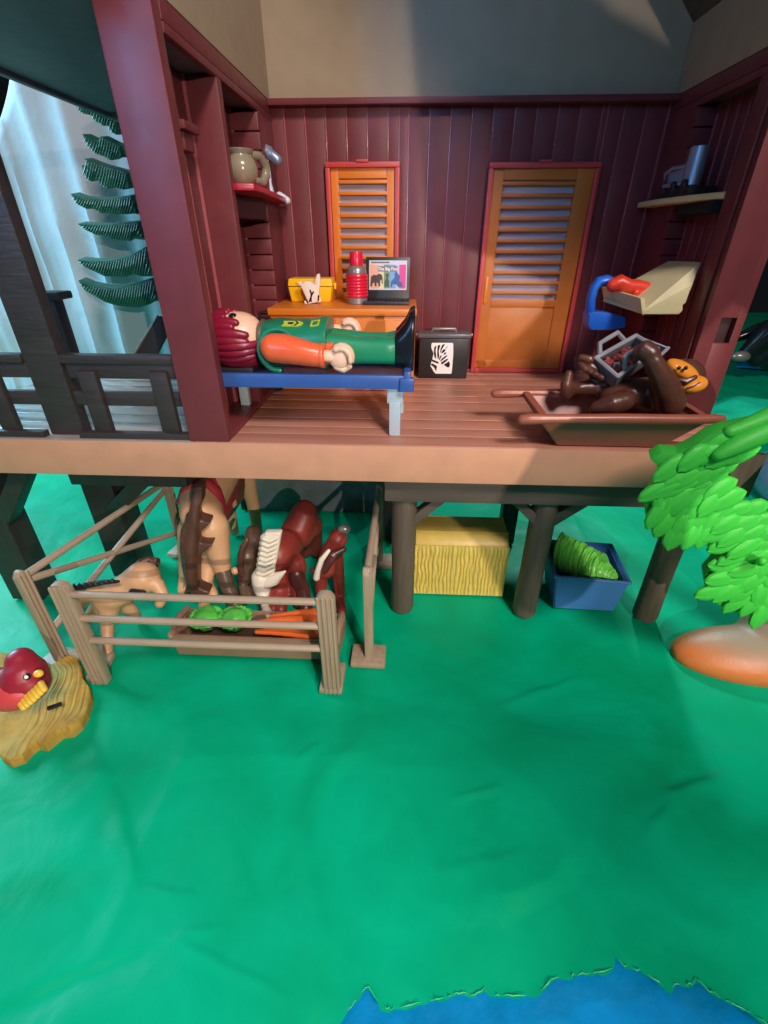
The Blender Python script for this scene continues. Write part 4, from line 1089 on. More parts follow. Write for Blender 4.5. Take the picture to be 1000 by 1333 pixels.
# ---- fences
def fence_post(parent, x, y, h, ridges=4, w=0.56, d=0.3, rot=0.0, base=True, bdir=(0.0, 1.0)):
    b = bmesh.new()
    prof = [(-w / 2, 0), (w / 2, 0), (w / 2, h - .22), (w / 2 - .12, h - .04), (0, h), (-w / 2 + .12, h - .04), (-w / 2, h - .22)]
    mt = Matrix.Translation((x, y, 0)) @ Matrix.Rotation(rot, 4, 'Z')
    prism(b, [mt @ Vector((px, -d / 2, pz)) for px, pz in prof], mt.to_3x3() @ Vector((0, d, 0)), 0.05)
    for k in range(ridges):
        px = -w / 2 + w * (k + .5) / ridges; p = mt @ Vector((px, -d / 2 - 0.0, 0.05)); p2 = mt @ Vector((px, -d / 2 - 0.0, h - .15))
        tube(b, [p, p2], 0.055, 8)
    return obj('post', b, M['fence'], parent)


f1 = thing('rail_fence', 'front taupe three rail fence panel before the feed trough', 'fence', (-6.6, 11, 0), 'taupe toy fence panels')
fence_post(f1, -10.78, 10.98, 4.55, w=0.62); fence_post(f1, -2.36, 10.98, 4.5, w=0.6)
for zc_ in (4.1, 3.08, 2.08):
    b_ = bmesh.new(); tube(b_, [(-10.5, 10.95, zc_), (-6.6, 10.93, zc_ + .02), (-2.6, 10.95, zc_ + .03)], 0.13, 10, squash=(0.9, 1.0)); obj('rail', b_, M['fencerail'], f1)
b_ = bmesh.new(); box(b_, -2.82, -2.0, 10.8, 12.05, 0.0, 0.26, 0.08); obj('base', b_, M['fence'], f1)
b_ = bmesh.new(); hexa(b_, [at(115, 889, 'Z', 0), at(131, 893, 'Z', 0), at(152, 855, 'Z', 0), at(128, 840, 'Z', 0)] + [Vector(v) + Vector((0, 0, .28)) for v in (at(115, 889, 'Z', 0), at(131, 893, 'Z', 0), at(152, 855, 'Z', 0), at(128, 840, 'Z', 0))], 0.06); obj('base', b_, M['fence'], f1)


def xfence(label, n0, n1, base_pts=None):
    f = thing('rail_fence', label, 'fence', ((n0[0] + n1[0]) / 2, (n0[1] + n1[1]) / 2, 0), 'taupe toy fence panels')
    d = Vector((n1[0] - n0[0], n1[1] - n0[1], 0)).normalized(); rot = math.atan2(d.y, d.x)
    for (x, y) in (n0, n1): fence_post(f, x, y, 4.35, 3, 0.42, 0.26, rot)
    A = Vector((n0[0], n0[1], 0)); B = Vector((n1[0], n1[1], 0))
    for za, zb in ((4.05, 4.1), (3.9, 1.3), (1.5, 3.85)):
        b = bmesh.new(); mid = (A + B) / 2 + Vector((0, 0, (za + zb) / 2 + 0.0)); tube(b, [A + Vector((0, 0, za)), mid, B + Vector((0, 0, zb))], 0.13, 10); obj('rail', b, M['fencerail'], f)
    for (x, y) in (n0, n1):
        b = bmesh.new(); mt = Matrix.Translation((x, y, 0)) @ Matrix.Rotation(rot, 4, 'Z'); box(b, -0.5, 0.5, -0.65, 0.65, 0.0, 0.26, 0.08, mtx=mt); obj('base', b, M['fence'], f)
    return f


xfence('taupe crossed rail fence panel right of the trough, seen edge on', (-1.2, 12.5), (-1.15, 18.6))
xfence('taupe crossed rail fence panel at the far left behind the tan foal', (-12.75, 11.75), (-11.1, 18.9))

# ---- trough with lettuces and carrots
tg = thing('feed_trough', 'long brown feed trough behind the front fence', 'trough', (-5.4, 13, 0))
t = bmesh.new()
lo = [(-8.55, 12.3, 0.01), (-2.35, 12.3, 0.01), (-2.25, 13.72, 0.01), (-8.65, 13.72, 0.01)]; hi = [(-8.62, 12.2, 1.1), (-2.3, 12.2, 1.1), (-2.2, 13.78, 1.1), (-8.7, 13.78, 1.1)]
ih = [(-8.4, 12.38, 1.1), (-2.5, 12.38, 1.1), (-2.4, 13.62, 1.1), (-8.5, 13.62, 1.1)]; il = [(-8.3, 12.45, .5), (-2.6, 12.45, .5), (-2.5, 13.55, .5), (-8.4, 13.55, .5)]
V = [[t.verts.new(p) for p in r] for r in (lo, hi, ih, il)]; t.faces.new(V[0][::-1]); t.faces.new(V[3])
for a, b in zip(V, V[1:]):
    for k in range(4): t.faces.new((a[k], a[(k + 1) % 4], b[(k + 1) % 4], b[k]))
bmesh.ops.bevel(t, geom=t.edges[:], offset=0.06, segments=2, affect='EDGES'); b_ = bmesh.new(); merge(b_, t); obj('body', b_, M['trough'], tg)
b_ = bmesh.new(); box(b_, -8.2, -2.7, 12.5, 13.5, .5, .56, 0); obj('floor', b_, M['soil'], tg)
b_ = bmesh.new()
for e in ((-8.56, 12.24, 13.74), (-2.34, 12.24, 13.74)):
    b_ = bmesh.new(); tube(b_, [(e[0], e[1], 1.08), (e[0] - 0.0, (e[1] + e[2]) / 2, 1.3), (e[0], e[2], 1.08)], 0.12, 8)
    obj('end_rim', b_, M['trough'], tg)


def lettuce(x, y, label):
    l = thing('lettuce', label, 'lettuce', (x, y, 0), 'lettuces in the trough')
    b = bmesh.new(); ball(b, (x, y, 0.92), (0.42, 0.42, 0.36), 18)
    for v in b.verts: v.co += (v.co - Vector((x, y, .9))).normalized() * 0.06 * noise.noise(v.co * 4)
    obj('heart', b, M['cabbage'], l, sharp=80)
    for k in range(8):
        a = 2 * math.pi * k / 8 + x; b = bmesh.new(); g = []
        for i in range(6):
            for j in range(7):
                u = i / 5; w = (j / 6 - .5) * 2
                r = 0.28 + 0.34 * u; an = a + w * 0.55 * (0.5 + 0.5 * math.sin(math.pi * min(1, u * .8 + .2)))
                hgt = 0.62 + 0.42 * math.sin(u * 1.9) - 0.05 * w * w + 0.04 * math.sin(w * 9 + k) * u
                g.append(b.verts.new((x + math.cos(an) * r, y + math.sin(an) * r * .95, hgt - 0.02)))
        for i in range(5):
            for j in range(6): b.faces.new((g[i * 7 + j], g[i * 7 + j + 1], g[(i + 1) * 7 + j + 1], g[(i + 1) * 7 + j]))
        o = obj('leaf', b, M['cabbage'], l, sharp=80); s = o.modifiers.new('s', 'SOLIDIFY'); s.thickness = 0.05
    l.location.z = 0.3; l.scale = (1.12, 1.12, 1.05)


lettuce(-7.5, 13.05, 'green lettuce at the left end of the feed trough'); lettuce(-6.4, 13.1, 'green lettuce beside the first one, nearer the carrots')
for (y, zz, ln, lab) in ((12.66, 1.0, 2.1, 'orange carrot lying nearest the fence in the trough'), (13.1, 1.12, 2.1, 'orange carrot in the middle of the trough bunch'), (13.45, 1.1, 1.7, 'orange carrot at the back of the trough bunch')):
    c_ = thing('carrot', lab, 'carrot', (-4.4, y, .6), 'carrots in the trough')
    b_ = bmesh.new(); n = 14; pts = []; rr = []
    for k in range(n):
        t_ = k / (n - 1); pts.append((-3.35 - ln * t_, y + 0.08 * math.sin(t_ * 3 + y), zz + 0.02)); rr.append((0.31 * (1 - .72 * t_)) * (1 + .05 * math.sin(k * 2.4)))
    tube(b_, pts, rr, 14); obj('root', b_, M['carrot'], c_, sharp=80)
    for s in (-1, 0, 1):
        b_ = bmesh.new(); tube(b_, [(-3.2, y + .04 * s, zz), (-2.95, y + .12 * s, zz + .08 + .05 * abs(s)), (-2.62, y + .2 * s, zz + .02)], [.08, .13, .09], 8); obj('stalk', b_, M['carrottop'], c_)


# ---- horses
def gp(px, py, y): return at(px, py, 'Y', y)


# big tan horse, rump to the camera, head turned right
th = thing('toy_horse', 'large tan horse with dark tail, standing under the deck with its rump forward', 'toy horse', (-8.6, 17.5, 0))
body_ch = [([gp(262, 670, 16.5), gp(263, 655, 17.3), (-8.6, 19.0, 4.6), (-8.4, 20.6, 4.8)], [0.88, 0.98, 1.0, 0.9]),
           ([gp(276, 685, 16.3), gp(283, 712, 16.1), gp(290, 742, 15.9)], [0.72, 0.55, 0.36]),
           ([gp(250, 690, 16.5), gp(246, 722, 16.5), gp(243, 752, 16.4)], [0.62, 0.48, 0.34]),
           ([gp(266, 700, 16.4), gp(270, 735, 16.1), gp(268, 762, 15.6), gp(266, 790, 15.15)], [0.5, 0.36, 0.3, 0.26]),
           ([gp(243, 752, 16.4), gp(238, 770, 16.0)], [0.36, 0.26]),
           ([gp(268, 760, 15.8), gp(278, 775, 15.2)], [0.34, 0.24]),
           ([(-8.4, 20.6, 4.9), (-8.2, 21.4, 5.4), (-7.6, 20.8, 5.5)], [0.8, 0.65, 0.5]),
           ([(-7.6, 20.4, 5.5), gp(292, 640, 19.0), gp(301, 655, 18.6)], [0.45, 0.42, 0.30]),
           ([(-9.0, 20.5, 4.2), (-9.1, 20.6, 2.2), (-9.1, 20.7, 0.25)], [0.5, 0.34, 0.28]),
           ([(-7.9, 20.5, 4.2), (-7.8, 20.6, 2.2), (-7.8, 20.7, 0.25)], [0.5, 0.34, 0.28])]
blob('body', body_ch, M['tanhorse'], th, 0.1, 6)
b_ = bmesh.new(); tube(b_, [gp(289, 738, 15.92), gp(295, 760, 15.7), gp(304, 782, 15.4), at(306, 787, 'Z', 0.14)], [0.34, 0.33, 0.34, 0.36], 14); obj('dark_leg', b_, M['sock'], th)
b_ = bmesh.new(); TL = [(252, 634), (263, 634), (262, 655), (257, 668), (258, 677), (274, 682), (263, 692), (257, 699), (258, 707), (277, 710), (263, 722), (257, 735), (257, 766), (273, 773), (262, 785), (250, 781), (246, 770), (238, 778), (242, 762), (237, 745), (233, 715), (234, 692), (243, 672), (251, 660)]
prism(b_, [gp(x, y, 15.55 - (y - 634) * 0.0045) for x, y in TL], (0, 0.55, 0.1), 0.05)
tube(b_, [gp(256, 645, 15.6), gp(252, 680, 15.35), gp(248, 715, 15.15), gp(249, 750, 15.05), gp(254, 770, 15.0)], [.16, .26, .3, .26, .14], 10)
for k in range(4): tube(b_, [gp(244 + 4 * k, 668 + 5 * k, 15.42), gp(238 + 5 * k, 705 + 5 * k, 15.1), gp(243 + 3.5 * k, 748 + 3 * k, 15.02)], [.05, .12, .05], 8)
tl_ = obj('tail', b_, M['tail'], th, sharp=70); rm = tl_.modifiers.new('Remesh', 'REMESH'); rm.mode = 'VOXEL'; rm.voxel_size = 0.05; rm.use_smooth_shade = True; sm = tl_.modifiers.new('Smooth', 'SMOOTH'); sm.iterations = 4; sm.factor = 0.5
ARC = [(236, 652), (240, 639), (249, 630), (261, 627), (273, 630), (282, 639), (287, 653), (289, 672), (288, 690)]
b_ = bmesh.new(); tube(b_, [gp(x, y, 17.2) for x, y in ARC], 0.2, 10, squash=(1, 1.3)); obj('blanket_rim', b_, M['saddle'], th)
b_ = bmesh.new(); t = bmesh.new(); rings = []
for dy in (0.05, 1.2, 2.6): rings.append([t.verts.new(gp(x, y, 17.2) + Vector((0.1 * dy, dy, 0.08 * dy))) for x, y in ARC])
for a, b in zip(rings, rings[1:]):
    for k in range(len(a) - 1): t.faces.new((a[k], a[k + 1], b[k + 1], b[k]))
merge(b_, t); o = obj('blanket', b_, M['saddle'], th, sharp=80); s_ = o.modifiers.new('s', 'SOLIDIFY'); s_.thickness = 0.1

# chestnut horse with white tail
cz = thing('toy_horse', 'chestnut horse with a thick white braided tail behind the trough', 'toy horse', (-5.3, 16.8, 0))
blob('body', [([gp(362, 722, 15.9), gp(368, 712, 16.6), gp(378, 705, 17.6), (-4.75, 19.0, 2.5)], [0.74, 0.80, 0.72, 0.65]),
              ([gp(358, 745, 15.9), gp(365, 770, 15.7), at(366, 794, 'Z', 0.22)], [0.55, 0.36, 0.28]),
              ([gp(385, 735, 16.1), gp(388, 762, 15.9), at(389, 785, 'Z', 0.2)], [0.5, 0.34, 0.26]),
              ([gp(350, 760, 15.7), at(347, 795, 'Z', 0.25)], [0.4, 0.3]),
              ([gp(385, 700, 17.8), gp(396, 672, 18.4), gp(397, 664, 18.8)], [0.62, 0.62, 0.52]),
              ([gp(398, 668, 18.8), gp(405, 690, 18.4), gp(396, 705, 18.0)], [0.5, 0.38, 0.3]),
              ([(-4.9, 18.9, 2.0), (-4.9, 19.0, 0.2)], [0.4, 0.28]), ([(-4.3, 18.9, 2.0), (-4.3, 19.0, 0.2)], [0.4, 0.28])],
     M['chestnut'], cz, 0.09, 6)
b_ = bmesh.new(); tube(b_, [gp(386, 748, 15.8), gp(394, 768, 15.6), at(398, 792, 'Z', 0.25)], [0.36, 0.32, 0.3], 12); obj('dark_leg', b_, M['chestdark'], cz)
b_ = bmesh.new()
for k in range(9):     # braid of nine lobes
    t_ = k / 8; c = gp(347 - 9 * t_, 700 + 56 * t_, 15.3); ball(b_, c, (0.26, 0.24, 0.2), 14)
prism(b_, [gp(x, y, 15.15) for x, y in ((344, 694), (366, 694), (358, 742), (354, 754), (338, 756), (337, 745))], (0, 0.35, 0), 0.08)
for k in range(8): t_ = (k + .5) / 8; tube(b_, [gp(344 - 9 * t_, 698 + 52 * t_, 15.1), gp(352 - 9 * t_, 701 + 50 * t_, 15.08), gp(362 - 8 * t_, 697 + 50 * t_, 15.12)], [.09, .12, .05], 8)
tube(b_, [gp(340, 752, 15.3), gp(341, 766, 15.2), gp(344, 782, 14.9), gp(346, 793, 14.5)], [.42, .38, .2, .15], 14)
tube(b_, [gp(340, 760, 15.25), gp(358, 753, 15.2), gp(371, 744, 15.15)], [.34, .28, .05], 12)
tube(b_, [gp(346, 792, 14.5), gp(347, 797, 13.95), gp(350, 804, 13.5)], [.14, .22, .08], 10)
obj('tail', b_, M['offwhite'], cz, sharp=75)

# dark brown foal
df = thing('toy_foal', 'dull brown foal between the two large horses behind the trough', 'toy horse', (-6.5, 16.6, 0))
blob('body', [([gp(322, 724, 16.3), gp(327, 714, 17.0)], [0.46, 0.46]), ([gp(330, 704, 17.2), gp(330, 694, 17.6)], [0.38, 0.40]),
              ([gp(318, 735, 16.2), gp(316, 760, 16.0), at(319, 783, 'Z', 0.2)], [0.34, 0.22, 0.18]), ([gp(330, 730, 16.3), gp(332, 755, 16.2), at(332, 778, 'Z', 0.2)], [0.34, 0.22, 0.18]),
              ([gp(310, 740, 16.2), gp(309, 744, 16.0)], [0.2, 0.16])], M['brownfoal'], df, 0.08, 5)
b_ = bmesh.new(); tube(b_, [gp(322, 702, 15.75), gp(316, 712, 15.6), gp(313, 730, 15.5), gp(315, 748, 15.45)], [.1, .13, .14, .12], 10); obj('tail', b_, M['tail'], df)
b_ = bmesh.new(); ball(b_, gp(306, 743, 15.7), (.17, .17, .17), 12); obj('hoof', b_, M['tanhorse'], df)

# small chestnut foal
sf = thing('toy_foal', 'small reddish foal with a thin white tail, right of the white tailed horse', 'toy horse', (-3.3, 16.6, 0))
blob('body', [([gp(424, 740, 16.0), gp(430, 722, 16.5), gp(436, 708, 17.2)], [0.46, 0.46, 0.42]), ([gp(440, 702, 17.3), gp(440, 698, 17.6)], [0.44, 0.40]),
              ([gp(418, 745, 16.0), gp(418, 770, 15.9), at(420, 790, 'Z', 0.2)], [0.34, 0.25, 0.2]),
              ([gp(438, 725, 16.5), gp(441, 752, 16.2), gp(443, 780, 15.8), at(445, 797, 'Z', 0.2)], [0.34, 0.27, 0.22, 0.22])], M['chestnut'], sf, 0.075, 5)
b_ = bmesh.new(); tube(b_, [gp(428, 717, 15.7), gp(419, 728, 15.55), gp(414, 742, 15.5), gp(412, 752, 15.5)], [.08, .12, .12, .15], 10); obj('tail', b_, M['offwhite'], sf)
b_ = bmesh.new(); ball(b_, gp(448, 689, 17.5), (.3, .25, .22), 14); obj('forelock', b_, M['steel'], sf)
b_ = bmesh.new(); tube(b_, [gp(422, 742, 15.7), gp(434, 722, 15.8), gp(448, 715, 16.0)], [.2, .22, .12], 10); tube(b_, [gp(406, 742, 15.7), gp(412, 746, 15.6)], [.1, .14], 8); obj('mane', b_, M['chestdark'], sf)

# tan foal by the left fence
tf = thing('toy_foal', 'tan foal with a dark mane grazing beside the left fence', 'toy horse', (-11, 13.6, 0))
blob('body', [([gp(186, 752, 13.8), gp(170, 762, 13.7), gp(148, 775, 13.4), gp(140, 782, 13.3)], [0.66, 0.58, 0.55, 0.5]),
              ([gp(146, 778, 13.3), gp(120, 772, 13.2), gp(98, 778, 13.0)], [0.5, 0.36, 0.32]),
              ([gp(98, 778, 13.0), gp(98, 800, 12.6), at(96, 812, 'Y', 12.4)], [0.32, 0.26, 0.24]),
              ([gp(190, 756, 13.8), gp(206, 763, 13.6), gp(213, 775, 13.4), gp(208, 786, 13.3)], [0.42, 0.3, 0.22, 0.2]),
              ([gp(143, 790, 13.2), gp(140, 812, 12.8), at(140, 850, 'Z', 0.2)], [0.42, 0.25, 0.2]),
              ([gp(160, 785, 13.7), gp(176, 800, 13.8), at(178, 806, 'Z', 0.2)], [0.35, 0.22, 0.2]),
              ([gp(128, 790, 13.3), gp(112, 808, 13.2), at(106, 822, 'Z', 0.2)], [0.32, 0.2, 0.2])], M['tanhorse'], tf, 0.08, 5)
b_ = bmesh.new(); pts = [gp(x, y, 12.95) for x, y in ((154, 757), (135, 758), (115, 762), (97, 767), (84, 772))]; tube(b_, pts, [.06, .10, .12, .12, .08], 10)
for k in range(9): tube(b_, [gp(90 + 7 * k, 766 - 1.2 * k, 12.9), gp(89 + 7 * k, 761.5 - .6 * k, 12.9)], [.09, .04], 6)
obj('mane', b_, M['black2'], tf, sharp=70)
b_ = bmesh.new(); tube(b_, [gp(183, 733, 14.2), gp(194, 728, 14.4), gp(206, 733, 14.4), gp(202, 729, 14.4)], [.16, .13, .2, .12], 10); tube(b_, [gp(180, 738, 14.0), gp(186, 731, 14.3)], [.2, .14], 10); obj('tail', b_, M['tail'], tf)
b_ = bmesh.new(); tube(b_, [gp(172, 770, 13.1), gp(186, 772, 13.1)], .12, 10); obj('dark_band', b_, M['black2'], tf)

# ================================================================== BIRD ON STRAW (front left)
sw = thing('straw_nest', 'ochre straw mat with wavy edge lying at the front left', 'straw mat', (-12.5, 9.4, 0))
OUT = [(-25, 930), (0, 985), (12, 990), (28, 984), (38, 972), (46, 966), (58, 968), (70, 958), (78, 952), (92, 950), (104, 940), (112, 927), (118, 905), (116, 893), (108, 883), (106, 868), (100, 856), (93, 852), (82, 856), (68, 864), (55, 860), (20, 850), (-20, 850)]
pts = [at(x, y, 'Z', 0.35) for x, y in OUT]
cen = sum(pts, Vector()) / len(pts)
t = bmesh.new(); NRg = 60; rings = []
fine = []
for a, b in zip(pts, pts[1:] + pts[:1]):
    for k in range(12): fine.append(a.lerp(b, k / 12))
for j in range(NRg + 1):
    s = 1 - j / NRg
    ring = []
    for i, p in enumerate(fine):
        v = cen + (p - cen) * s
        w = v.x * 0.8 + v.y * 0.75
        ph_ = (v.x * 1.6 + 0.35 * (v.y - 9) ** 2 * (1 if v.y > 9 else -.6) + 0.5 * noise.noise(v * .8)) * 24
        h = 0.36 + 0.011 * (math.sin(ph_) + 0.6 * math.sin(ph_ * 1.7 + 1)) * min(1, s * 3 + .2) + 0.22 * (1 - s) + 0.15 * noise.noise(v * .9)
        if j == 0: h = 0.24
        ring.append(t.verts.new((v.x, v.y, h)))
    rings.append(ring)
n = len(fine)
for a, b in zip(rings, rings[1:]):
    for k in range(n):
        if j < NRg or True: t.faces.new((a[k], a[(k + 1) % n], b[(k + 1) % n], b[k]))
low = [t.verts.new((p.x, p.y, -0.05)) for p in fine]
for k in range(n): t.faces.new((low[k], low[(k + 1) % n], rings[0][(k + 1) % n], rings[0][k]))
bmesh.ops.remove_doubles(t, verts=t.verts[:], dist=0.0005)
b_ = bmesh.new(); merge(b_, t); obj('mat', b_, M['straw'], sw, sharp=75)
b_ = bmesh.new(); c = at(71, 919, 'Z', 1.0); box(b_, -0.20, 0.20, -0.06, 0.06, -0.06, 0.04, 0.02, mtx=Matrix.Translation(c) @ Matrix.Rotation(R_(32), 4, 'Z')); obj('slot', b_, M['black2'], sw)
bd = thing('toy_bird', 'crimson toy bird with a yellow beak sitting on the straw mat', 'toy bird', (-13, 9.4, 1))
bc = at(32, 884, 'Z', 2.0)


def bp(px, py, d=0.0):
    p = at(px, py, 'Z', 2.0) if False else None
    r = RC @ Vector((px - 500, 666.5 - py, -F_PX)); base_t = (bc - CAM).length / (RC @ Vector((32 - 500, 666.5 - 884, -F_PX))).length
    return CAM + r * base_t + r.normalized() * d


blob('body', [([bp(24, 892), bp(32, 890), bp(40, 889)], [0.62, 0.66, 0.56]), ([bp(33, 882), bp(31, 870), bp(27, 861)], [0.66, 0.60, 0.44]), ([bp(14, 892), bp(-6, 882), bp(-24, 880)], [0.5, 0.34, 0.18])], M['bird'], bd, 0.07, 6)
b_ = bmesh.new(); ball(b_, bp(24, 896, 0.0), (0.86, 0.72, 0.58), 24, Euler((0, 0, R_(20))).to_matrix()); obj('belly', b_, M['birdbelly'], bd, sharp=80)
b_ = bmesh.new(); ball(b_, bp(50, 877, -0.52), (0.15, 0.12, 0.11), 16); obj('beak', b_, M['birdyellow'], bd, sharp=80)
b_ = bmesh.new(); ball(b_, bp(35, 881, -0.66), 0.10, 14); ey = obj('eye', b_, M['bootblack'], bd, sharp=80)
b_ = bmesh.new(); ball(b_, bp(34.4, 881.4, -0.72), 0.065, 12); obj('eye_glint', b_, M['white'], bd, sharp=80)
for k in range(7):
    b_ = bmesh.new(); x_, y_ = 31 + 4.4 * k, 921 - 3.2 * k - (k * k) * .12
    tube(b_, [bp(x_ - 4, y_ - 7, -0.55), bp(x_, y_, -0.72)], [0.11, 0.10], 10); obj('toe', b_, M['birdyellow'], bd, sharp=80)

# ================================================================== FOREGROUND TREE (right)
tt = thing('toy_tree', 'bright green moulded tree with leafy boughs at the right edge', 'toy tree', (14.5, 12.6, 0))
b_ = bmesh.new()
ymid = 11.6


def lp(px, py, y=ymid): return at(px, py, 'Y', y)


pads = [[(846, 598), (862, 590), (882, 592), (905, 580), (925, 566), (945, 560), (965, 556), (985, 552), (985, 575), (962, 590), (947, 604), (945, 622), (950, 640), (962, 652), (985, 668), (1010, 700), (1010, 730), (985, 735), (960, 740), (948, 728), (930, 714), (905, 706), (880, 702), (858, 694), (842, 680), (841, 655), (852, 634), (860, 622), (856, 608)],
        [(945, 722), (980, 720), (1020, 725), (1030, 800), (1005, 804), (978, 802), (955, 796), (935, 788), (920, 770), (917, 750), (930, 735)]]
for pd in pads:
    c = Vector((sum(p[0] for p in pd) / len(pd), sum(p[1] for p in pd) / len(pd), 0))
    prism(b_, [lp(c.x + (x - c.x) * 1.0, c.y + (y - c.y) * 1.0) for x, y in pd], (0.1, 0.45, 0.1), 0.06)
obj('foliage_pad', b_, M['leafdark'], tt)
b_ = bmesh.new(); tube(b_, [lp(1075, 520, 12.2), lp(1000, 560, 11.7), lp(960, 578, 11.45), lp(935, 592, 11.4)], [.42, .30, .26, .16], 12)
tube(b_, [lp(1075, 510, 12.2), lp(1000, 543, 11.8), lp(950, 562, 11.6)], [.3, .24, .16], 12)
tube(b_, [lp(1100, 520, 12.4), lp(1110, 640, 12.6), (15.2, 13.2, 1.0)], [.6, .7, .9], 14)
tube(b_, [lp(1100, 600, 12.4), lp(1050, 660, 12.0), lp(990, 720, 11.7)], [.4, .3, .25], 12)
obj('branch', b_, M['leaf'], tt)
# one leaf mesh shared by all leaves: pointed, domed, with a midrib
t = bmesh.new(); g = []
NL, NW = 7, 6
for i in range(NL + 1):
    u = i / NL; w = 0.5 * (math.sin(math.pi * min(1, u * 0.90 + 0.08)) ** 0.5) if 0 < i < NL else 0.04
    row = []
    for j in range(NW + 1):
        s = (j / NW - .5) * 2
        dome = 0.13 * (1 - abs(s) ** 3) * math.sin(math.pi * (u * .9 + .08)) + 0.02
        if j == NW // 2: dome -= 0.05
        row.append(t.verts.new((s * w, -dome - 0.10 * u, -u)))
    g.append(row)
for i in range(NL):
    for j in range(NW): t.faces.new((g[i][j], g[i][j + 1], g[i + 1][j + 1], g[i + 1][j]))
edge = [g[i][0] for i in range(NL + 1)] + g[NL][1:] + [g[i][NW] for i in range(NL - 1, -1, -1)] + g[0][-2:0:-1]
bk = [t.verts.new(v.co + Vector((0, 0.14, 0))) for v in edge]
for k in range(len(edge)): t.faces.new((edge[k], edge[(k + 1) % len(edge)], bk[(k + 1) % len(edge)], bk[k]))
leaf_me = mesh_of(t, 'leaf', M['leaf'], sharp=60)


def inside(x, y, poly):
    c = False
    for (x0, y0), (x1, y1) in zip(poly, poly[1:] + poly[:1]):
        if (y0 > y) != (y1 > y) and x < (x1 - x0) * (y - y0) / (y1 - y0) + x0: c = not c
    return c


random.seed(11)
cnt = 0
for pi_, pd in enumerate(pads):
    row = 0
    y = 548
    while y < 806:
        x = 836 + (8 if row % 2 else 0)
        while x < 1022:
            jx, jy = x + random.uniform(-3, 3), y + random.uniform(-2.5, 2.5)
            cxp = sum(p[0] for p in pd) / len(pd); cyp = sum(p[1] for p in pd) / len(pd)
            if inside(cxp + (jx - cxp) * 1.07, cyp + (jy - cyp) * 1.10, pd):
                if pi_ == 0:
                    if jy < 640: ang = 52 + (jx - 850) * 0.05 + random.uniform(-10, 10)     # degrees from straight down towards the left
                    elif jx < 930: ang = 32 + (jy - 640) * -0.35 + random.uniform(-9, 9)
                    else: ang = 58 + random.uniform(-9, 9)
                    if jx < 875 and 640 < jy: ang = 10 + random.uniform(-14, 14)
                    if jx < 868 and jy < 625: ang = 78 + random.uniform(-10, 10)
                else:
                    ang = math.degrees(math.atan2(-(jx - 985), (jy - 735))) + random.uniform(-10, 10)
                p = lp(jx, jy)
                L_ = random.uniform(0.86, 1.12); wd = random.uniform(0.46, 0.58)
                p = p + Vector((0, -0.01 - (jy - 548) * 0.0007 - random.uniform(0, .02), 0))
                a = R_(ang)
                # base sits up-branch from the centre
                base = p + Vector((math.sin(a), 0, math.cos(a))) * L_ * 0.45
                o = share(leaf_me, 'leaf', tt, base, Euler((R_(random.uniform(-1, 7)), a, R_(random.uniform(-7, 7))), 'XYZ'), (wd * 1.05, 0.62, L_)); cnt += 1
            x += 20
        y += 14.5; row += 1
b_ = bmesh.new(); tube(b_, [lp(990, 732, 11.25), lp(992, 730, 11.0)], .12, 10); obj('berry', b_, M['leaf'], tt)


def base_mat():   # orange moulded foot fading to taupe
    m = mat('tree base orange', (222, 138, 66), 0.45, 0.06, 8, 0.08); m2 = mat('tree base fade', (222, 138, 66), 0.45, 0.05, 9, 0.05)
    nt = m2.node_tree; N = nt.nodes; L = nt.links; b = N['Principled BSDF']
    tc = N.new('ShaderNodeTexCoord'); sx = N.new('ShaderNodeSeparateXYZ'); L.new(tc.outputs['Object'], sx.inputs[0])
    mr = N.new('ShaderNodeMapRange'); mr.inputs[1].default_value = 0.55; mr.inputs[2].default_value = 1.05; L.new(sx.outputs[2], mr.inputs[0])
    mx = N.new('ShaderNodeMix'); mx.data_type = 'RGBA'; mx.inputs[6].default_value = (*lin((196, 116, 58)), 1); mx.inputs[7].default_value = (*lin((150, 134, 112)), 1)
    L.new(mr.outputs[0], mx.inputs[0]); L.new(mx.outputs[2], b.inputs['Base Color']); return m2


b_ = bmesh.new()
ball(b_, (13.6, 13.15, 0.25), (3.2, 1.35, 0.95), 40, Euler((0, R_(-4), R_(-4))).to_matrix())
ball(b_, (15.6, 13.6, 0.6), (2.6, 1.8, 1.5), 30)
o = obj('base', b_, base_mat(), tt, sharp=85)
rm = o.modifiers.new('Remesh', 'REMESH'); rm.mode = 'VOXEL'; rm.voxel_size = 0.12; rm.use_smooth_shade = True
sm = o.modifiers.new('Smooth', 'SMOOTH'); sm.iterations = 14; sm.factor = 0.5

